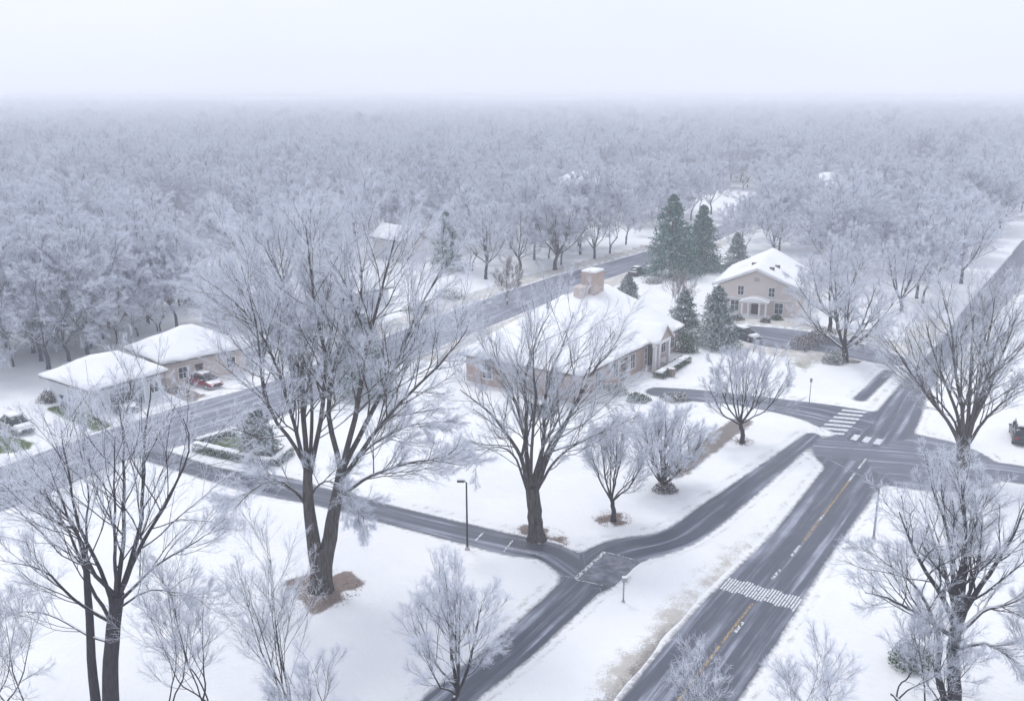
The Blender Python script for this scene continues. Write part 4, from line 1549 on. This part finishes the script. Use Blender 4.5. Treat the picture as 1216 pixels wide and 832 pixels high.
vase_tree('sparse reddish shrub on the lawn between the chimney and the beige house', (808, 372), 322, 3.0, 40, (8, 7, 6, 2), .06, 9, .09, 3, twig='twigs_brown', rt=.013)
vase_tree('white frosted tree overhanging the beige house on its right', (985, 395), 278, 7.5, 41, (11, 9, 8, 4), .2, 9, .3, twig='twigs_white', rt=.018)
vase_tree('frosted tree with upright dark branches between the beige house and the main road', (1070, 372), 275, 6.0, 42, (10, 8, 7, 4), .2, 9, .3, twig='twigs_white', bark='bark_woods', rt=.018)
vase_tree('white frosted tree standing between the garage house and the woods', (268, 425), 300, 5.0, 43, (10, 8, 7, 4), .2, 8, .24, twig='twigs_white', rt=.018)

# ---------------------------------------------------------------- conifers, hedges, shrubs


def blades(rg, C, D, L_, w, spread):
    """narrow double bladed sprigs at C pointing along D"""
    N_ = len(C)
    side = norm(np.cross(D, np.array([0, 0, 1.0])) + rg.normal(0, spread, (N_, 3)))
    L_, w = L_[:, None], w[:, None]
    tip = C + D * L_
    mid = C + D * L_ * .45
    nrm = np.cross(side, D)
    V = np.stack([C, mid + side * w, tip, mid - side * w, mid + nrm * w * .8, mid - nrm * w * .5], 1).reshape(-1, 3)
    b = np.arange(N_)[:, None] * 6
    q = np.concatenate([b + np.array([[0, 1, 2, 3]]), b + np.array([[0, 4, 2, 5]])])
    return V, q


def conifer(label, base, top_px, radius, seed, mat='needles', dens=1.0, name='evergreen_tree'):
    b = at(*base)
    h = at_y(base[0], top_px, b.y).z - gz(b.x, b.y)
    o = thing(name, label, 'tree', (b.x, b.y, gz(b.x, b.y) - .03))
    rg = np.random.default_rng(seed)
    tr = tube_batch(np.array([[[0, 0, -.1], [0, 0, h * .3], [0, 0, h * .97]]]), np.array([[h * .022, h * .016, .02]]), 8)
    link('trunk', np_mesh('trunk', *tr), 'bark_old', o)
    nb = int(150 * dens)
    t = np.sort(rg.random(nb) ** 1.15)
    z = h * (.09 + .89 * t)
    a = rg.random(nb) * 6.28
    ln = radius * (1 - t) ** .8 * rg.uniform(.72, 1.14, nb) + .15
    D = np.stack([np.cos(a), np.sin(a), -.05 + .55 * t], 1)
    P = grow(rg, np.stack([np.zeros(nb), np.zeros(nb), z], 1), D, ln, 7, .06, -.06)
    R = np.linspace(.035, .01, 7)[None].repeat(nb, 0)
    parts = []
    C2, R2 = spawn(rg, P, R, 10, .15, 1, (.5, 1.0), lambda L_, u: L_ * .36 * (1.15 - .6 * u) + .1, 4, .1, -.04, .7, .008)
    al = [tube_batch(P, R, 4)]
    for Q, n, l0 in ((P, 16, .34), (C2, 7, .28)):
        N_, K, _ = Q.shape
        f = rg.random((N_, n)) * (K - 1.001)
        i = f.astype(int)
        r_ = np.arange(N_)[:, None]
        w_ = (f - i)[..., None]
        C = (Q[r_, i] * (1 - w_) + Q[r_, i + 1] * w_).reshape(-1, 3)
        T = norm(Q[r_, i + 1] - Q[r_, i]).reshape(-1, 3)
        Dn = norm(T + rg.normal(0, .5, T.shape) + np.array([0, 0, -.08]))
        s = h / 12 * .5 + .5
        parts.append(blades(rg, C, Dn, rg.uniform(.7, 1.3, len(C)) * l0 * s, rg.uniform(.05, .10, len(C)) * s, .4))
    V, q = join_parts(parts + al)
    link('crown', np_mesh('crown', V, q, smooth=False), mat, o)
    return o


conifer('large dark green evergreen with snow dusted boughs, the bigger of the twin evergreens', (796, 329), 231, 5.4, 51, 'needles', 1.9)
conifer('slightly smaller dark evergreen at the right shoulder of the larger one', (832, 322), 243, 4.2, 52, 'needles', 1.6)
conifer('snow dusted evergreen just behind the left eave of the beige house', (874, 322), 276, 2.6, 53, 'needles_snowed')
conifer('snow laden spruce in front of the beige house', (849, 413), 339, 3.2, 54, 'needles_snowed', 1.5)
conifer('snow laden spruce left of the one before the beige house, at the brick house end', (811, 402), 345, 2.6, 55, 'needles_snowed')
conifer('small snowy spruce behind the chimney roof', (745, 362), 326, 2.0, 56, 'needles_snowed')
conifer('shadowy dark evergreen beside the tall gabled house', (530, 322), 250, 3.0, 57, 'needles')
conifer('green evergreen seen through the branches of the tallest bare tree', (432, 470), 372, 3.3, 58, 'needles', 1.4)
conifer('squat snow covered spruce inside the hedged bed', (308, 545), 487, 2.0, 59, 'needles_snowed', 1.3)


def leafy(name, label, cat, sampler, n, size, mat, loc, rz=0.0, seed=1, snow=None, stems=True, group=None):
    """a shrub or hedge of many small leaves; sampler(rng, n) -> points"""
    rg = np.random.default_rng(seed)
    o = thing(name, label, cat, loc, rz, group)
    C = sampler(rg, n)
    D = norm(rg.normal(size=(n, 3)) + np.array([0, 0, .5]))
    V, q = blades(rg, C, D, rg.uniform(.6, 1.4, n) * size, rg.uniform(.25, .45, n) * size, .8)
    link('foliage', np_mesh('foliage', V, q, smooth=False), mat, o)
    if stems:
        k = 10
        lo = C[rg.integers(0, n, k)]
        st = lo * np.array([.25, .9, 0]) if name == 'hedge' else lo * np.array([.15, .15, 0])
        if name == 'hedge':
            st = lo * np.array([1, .2, 0])
        P = np.stack([st, (st + lo) / 2, lo], 1)
        link('stems', np_mesh('stems', *tube_batch(P, np.full((k, 3), .02), 4)), 'bark', o)
    if snow:
        snow(o)
    return o


def dome(rx, ry, h):
    def f(rg, n):
        d = norm(rg.normal(size=(n, 3)))
        d[:, 2] = np.abs(d[:, 2])
        lump = 1 + .16 * np.sin(d[:, 0] * 5 + rx * 7) * np.sin(d[:, 1] * 4 + 1)
        return d * (rg.random((n, 1)) ** .45) * lump[:, None] * np.array([rx, ry, h])
    return f


def block(l, w, h):
    def f(rg, n):
        p = rg.random((n, 3)) * np.array([l, w, h]) - np.array([0, w / 2, 0])
        k = rg.integers(0, 4, n)
        p[k == 0, 2] = h * rg.uniform(.9, 1.03, (k == 0).sum())
        p[k == 1, 1] = -w / 2 * rg.uniform(.9, 1.06, (k == 1).sum())
        p[k == 2, 1] = w / 2 * rg.uniform(.9, 1.06, (k == 2).sum())
        return p
    return f


def bush(label, p, rx, h, mat, seed, n=1500, size=.16, name='shrub', cat='shrub', group=None):
    c = at(*p)
    return leafy(name, label, cat, dome(rx, rx * .85, h), n, size, mat, (c.x, c.y, gz(c.x, c.y) - .05), 0, seed, group=group)


def hedge(label, pa, pb, w, h, mat, seed, snow=True, dens=420):
    A, B_ = at(*pa), at(*pb)
    rz, l = frame_of(A, B_)
    n = int(dens * l)

    def cap(o):
        V = []
        k = max(3, int(l / .4))
        rg = random.Random(seed)
        bm = MB()
        pts = []
        for i in range(k + 1):
            pts.append([(l * i / k, y * w / 2 * rg.uniform(.82, 1.0), h + z + rg.uniform(-.03, .04)) for y, z in ((-1, -.02), (-.6, .10), (0, .15), (.6, .10), (1, -.02))])
        vv = [[bm.bm.verts.new(q) for q in r] for r in pts]
        for a, b in zip(vv, vv[1:]):
            for j in range(4):
                bm.bm.faces.new((a[j], a[j + 1], b[j + 1], b[j]))
        for r in (vv[0], vv[-1]):
            bm.bm.faces.new(r)
        for a, b in zip(vv, vv[1:]):
            bm.bm.faces.new((a[0], b[0], b[-1], a[-1]))
        bm.build('snow_cap', 'snow', o, True)
    return leafy('hedge', label, 'hedge', block(l, w, h), n, .14, mat, (A.x, A.y, gz(A.x, A.y) - .05), rz, seed, cap if snow else None)


hedge('clipped hedge with snow on top along the street side of the spruce bed', (233, 536), (322, 557), .9, .75, 'leaves_green', 61)
hedge('short hedge end facing right at the spruce bed', (325, 556), (344, 540), .9, .7, 'leaves_green', 62)
hedge('back hedge of the spruce bed, its top white with snow', (234, 530), (281, 516), .8, .6, 'leaves_green', 63)
hedge('snow capped foundation hedge right of the brick house entrance', (781, 451), (815, 431), 1.2, .75, 'leaves_green', 64)
hedge('brownish snow flecked hedge at the corner of the driveway court', (946, 418), (984, 402), 1.9, 1.3, 'leaves_brown', 65, False)
bush('round green bush at the right end of the brick house wall', (815, 420), 1.5, 2.6, 'leaves_green', 66, 2600)
bush('small low green bush on the snow left of the brick house walk', (757, 477), 1.3, .8, 'leaves_green', 67)
bush('snow laden shrub against the brick house wall left of the entrance', (728, 468), 1.7, 1.1, 'leaves_snowed', 68, 2000)
bush('frosty twig shrub beside the walk road in front of the entrance', (801, 476), 1.7, .9, 'leaves_snowed', 69, 1800)
bush('dark green bush under the lower left corner of the brick house roof', (645, 492), 1.6, .9, 'leaves_green', 70)
make_car('dark snow capped car parked at the kerb of the old street behind the chimney', (757, 327), head_px((738, 334), (776, 320)), 'navy_paint')
bush('low snow covered bush on the lawn left of the bigger evergreen', (777, 337), 1.8, 1.0, 'leaves_snowed', 72)
bush('small dark bush left of the beige house porch', (876, 381), .9, .9, 'leaves_brown', 73, 900)
bush('small green bush under the right window of the beige house', (922, 381), .9, .8, 'leaves_green', 74, 900)
bush('dark bush in front of the beige house porch steps', (909, 384), .8, .7, 'leaves_brown', 75, 900)
bush('reddish brown bush against the end wall of the pale house, by the blue bin', (58, 479), 1.2, 1.3, 'leaves_brown', 76, 1200)
bush('snowy evergreen bush under the wide frosted tree by the main road', (990, 432), 1.5, 1.7, 'leaves_snowed', 77, 1800)
bush('dark green bush tucked under the lower right corner tree', (1080, 790), 1.2, 1.5, 'leaves_green', 78, 1500)
bush('snow covered shrub beside the parked dark car left of the tallest tree', (284, 436), 1.9, 1.8, 'leaves_snowed', 79, 2000)
bush('purple grey twiggy shrub below the tall gabled house', (535, 356), 2.6, 1.8, 'leaves_brown', 80, 1800)
bush('snow laden shrub on the lawn between the old street and the gabled house', (500, 372), 2.6, 1.8, 'leaves_snowed', 81, 2200)
bush('rounded shrub at the foot of the many-stemmed shrub tree', (790, 584), 1.0, .8, 'leaves_brown', 82, 900)

# fallen leaves round the trunks
rgl = np.random.default_rng(5)
Cs = []
for (p, r) in LITTER:
    c = at(*p)
    n = int(260 * r)
    a, q = rgl.random(n) * 6.28, np.sqrt(rgl.random(n)) * r * 1.0
    Cs.append(np.stack([c.x + np.cos(a) * q, c.y + np.sin(a) * q, np.full(n, .17) + rgl.random(n) * .05], 1))
Cs = np.concatenate(Cs)
V, q = blades(rgl, Cs, norm(rgl.normal(size=Cs.shape) * np.array([1, 1, .25])), rgl.uniform(.05, .11, len(Cs)), rgl.uniform(.02, .04, len(Cs)), .5)
link('fallen_leaves', np_mesh('fallen_leaves', V, q, smooth=False), 'fallen_leaves')['kind'] = 'stuff'

# ---------------------------------------------------------------- woods
BOUND = [(-900, 450), (-60, 448), (0, 440), (60, 434), (130, 410), (215, 388), (228, 346), (300, 352), (440, 320), (462, 300), (525, 300), (556, 326), (600, 328), (660, 322), (735, 304), (775, 288), (800, 270), (845, 268), (862, 302),
         (890, 314), (935, 312), (975, 320), (988, 362), (1040, 388), (1085, 368), (1140, 334), (1190, 280), (1216, 255), (1300, 262), (2200, 300)]
BOUND_X, BOUND_Y = zip(*BOUND)
TREE_KINDS = []
for k in range(6):
    rg_ = random.Random(100 + k)
    h = rg_.uniform(12.5, 15.5)
    tr, trr, lb, lr = vase_skeleton(rg_, h * .93, rg_.uniform(.16, .28), rg_.choice((8, 9, 11)), .75, .21, h * rg_.uniform(.44, .56) * .85, 1 if k % 3 else 2)
    data = tree_meshes(200 + k, lb, lr, tr, trr, (11, 9, 9, 4), (.42, .5, .45, .6), rt=.025, ang=(.45, 1.05), up=.01, droop=.02, wob=.11, thin=.55)
    (bv, bq), (cv, cq) = data
    tm, cm_ = np_mesh('trunk', bv, bq), np_mesh('crown', cv, cq)
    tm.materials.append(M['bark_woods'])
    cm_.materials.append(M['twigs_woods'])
    TREE_KINDS.append((tm, cm_))


def woods_points():
    rg = np.random.default_rng(42)
    out = []
    y = 70.0
    while y < 2300:
        sp = 8.8 + 6.5 * min(1, max(0, (y - 150) / 1100)) + max(0, (y - 1250) / 110)
        half = y * .62 + 30
        n = int(2 * half / sp)
        xs = (np.arange(n) + rg.random(n)) * sp - half
        ys = y + (rg.random(n) - .5) * sp * .9
        out.append(np.stack([xs, ys, np.full(n, sp)], 1))
        y += sp * .92
    P = np.concatenate(out)
    d = P[:, 1] * CP + CAM_H * SP
    px = 608 + F * P[:, 0] / d
    py = 416 - F * (P[:, 1] * SP - CAM_H * CP) / d
    ok = py < np.interp(px, BOUND_X, BOUND_Y)
    i = ((P[:, 0] - RB['x0']) / RB['s']).astype(int)
    j = ((P[:, 1] - RB['y0']) / RB['s']).astype(int)
    inb = (i >= 0) & (i < len(gx)) & (j >= 0) & (j < len(gy))
    sdv = np.where(inb, RSD[np.clip(j, 0, len(gy) - 1), np.clip(i, 0, len(gx) - 1)], 99)
    ok &= sdv > 3.2
    for (x, y, r) in FOOT:
        ok &= np.hypot(P[:, 0] - x, P[:, 1] - y) > r
        # keep the sight line to the far roofs a little open
        if y > 150:
            t = P[:, 1] / y
            ok &= ~((np.abs(P[:, 0] - x * t) < r * .95) & (P[:, 1] < y) & (P[:, 1] > y - 60))
    ok &= (np.abs(px - 608) < 760)
    P = P[ok]
    keep = vnoise(P[:, 0], P[:, 1], 60, 9) > .16
    P = P[keep]
    return P[np.argsort(np.hypot(P[:, 0], P[:, 1]))], rg


WP, wrg = woods_points()
print('woods', len(WP))
NEAR = 270
EDGE = [at(*p) for p in ((-30, 440), (18, 436), (58, 439), (104, 421), (40, 420), (140, 408), (166, 401), (190, 395), (210, 392), (122, 404), (82, 430), (8, 412), (66, 408), (176, 386), (30, 398))]
WP = np.concatenate([np.array([[p.x, p.y, 7.2] for p in EDGE]), WP])
NEAR += len(EDGE)
for n, (x, y, sp) in enumerate(WP[:NEAR]):
    px, _ = pix(x, y)
    if px < 430:
        lab, grp = 'bare frosted tree in the near rows of the woods left of the tallest tree', 'near trees of the left woods'
    elif px < 860:
        lab, grp = 'bare frosted tree in the front rows of woods beyond the old street', 'near trees of the middle woods'
    else:
        lab, grp = 'bare frosted tree in the front rows of woods right of the twin evergreens', 'near trees of the right woods'
    o = thing('woods_tree', lab, 'tree', (x, y, gz(x, y) - .1), wrg.random() * 6.28, grp)
    s = wrg.uniform(.72, 1.25)
    o.scale = (s * wrg.uniform(.9, 1.15), s * wrg.uniform(.9, 1.15), s)
    tm, cm_ = TREE_KINDS[int(wrg.integers(0, 6))]
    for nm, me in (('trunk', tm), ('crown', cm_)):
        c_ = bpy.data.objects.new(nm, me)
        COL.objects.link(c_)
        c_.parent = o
# the rest of the woods: one mass of instanced trees
FP = WP[NEAR:]
fz = terrain_far(FP[:, 0], FP[:, 1])
pm = bpy.data.meshes.new('far_woods')
pm.vertices.add(len(FP))
pm.vertices.foreach_set('co', np.stack([FP[:, 0], FP[:, 1], fz - .1], 1).astype(np.float32).ravel())
sc_ = wrg.uniform(.68, 1.28, len(FP)) ** 1.0 * (1 + .10 * (FP[:, 2] - 7.2) / 7)
for nm, arr in (('scl', sc_), ('rot', wrg.random(len(FP)) * 6.28)):
    a = pm.attributes.new(nm, 'FLOAT', 'POINT')
    a.data.foreach_set('value', arr.astype(np.float32))
a = pm.attributes.new('pick', 'INT', 'POINT')
a.data.foreach_set('value', wrg.integers(0, 6, len(FP)).astype(np.int32))
fw = bpy.data.objects.new('far_woods', pm)
COL.objects.link(fw)
fw['kind'] = 'stuff'
ng = bpy.data.node_groups.new('woods', 'GeometryNodeTree')
ng.interface.new_socket('Geometry', in_out='INPUT', socket_type='NodeSocketGeometry')
ng.interface.new_socket('Geometry', in_out='OUTPUT', socket_type='NodeSocketGeometry')
N, L = ng.nodes, ng.links
gi, go = N.new('NodeGroupInput'), N.new('NodeGroupOutput')
# sources: the parts of the first near tree of every kind
src = {}
for ob in list(COL.objects):
    if ob.type == 'MESH' and ob.parent is not None and ob.parent.name.startswith('woods_tree'):
        src.setdefault(ob.data.name, ob)
gl = N.new('GeometryNodeJoinGeometry')
for tm, cm_ in reversed(TREE_KINDS):
    jn = N.new('GeometryNodeJoinGeometry')
    for me in (tm, cm_):
        oi = N.new('GeometryNodeObjectInfo')
        oi.transform_space = 'ORIGINAL'
        oi.inputs['Object'].default_value = src[me.name]
        L.new(oi.outputs['Geometry'], jn.inputs[0])
    ti = N.new('GeometryNodeGeometryToInstance')
    L.new(jn.outputs[0], ti.inputs[0])
    L.new(ti.outputs[0], gl.inputs[0])


def named(n, t):
    a_ = N.new('GeometryNodeInputNamedAttribute')
    a_.data_type = t
    a_.inputs['Name'].default_value = n
    return a_.outputs['Attribute']


ip = N.new('GeometryNodeInstanceOnPoints')
ip.inputs['Pick Instance'].default_value = True
L.new(gi.outputs[0], ip.inputs['Points'])
L.new(gl.outputs[0], ip.inputs['Instance'])
L.new(named('pick', 'INT'), ip.inputs['Instance Index'])
cr = N.new('ShaderNodeCombineXYZ')
L.new(named('rot', 'FLOAT'), cr.inputs[2])
L.new(cr.outputs[0], ip.inputs['Rotation'])
L.new(named('scl', 'FLOAT'), ip.inputs['Scale'])
L.new(ip.outputs[0], go.inputs[0])
md = fw.modifiers.new('woods', 'NODES')
md.node_group = ng
print('objects', len(S.objects))
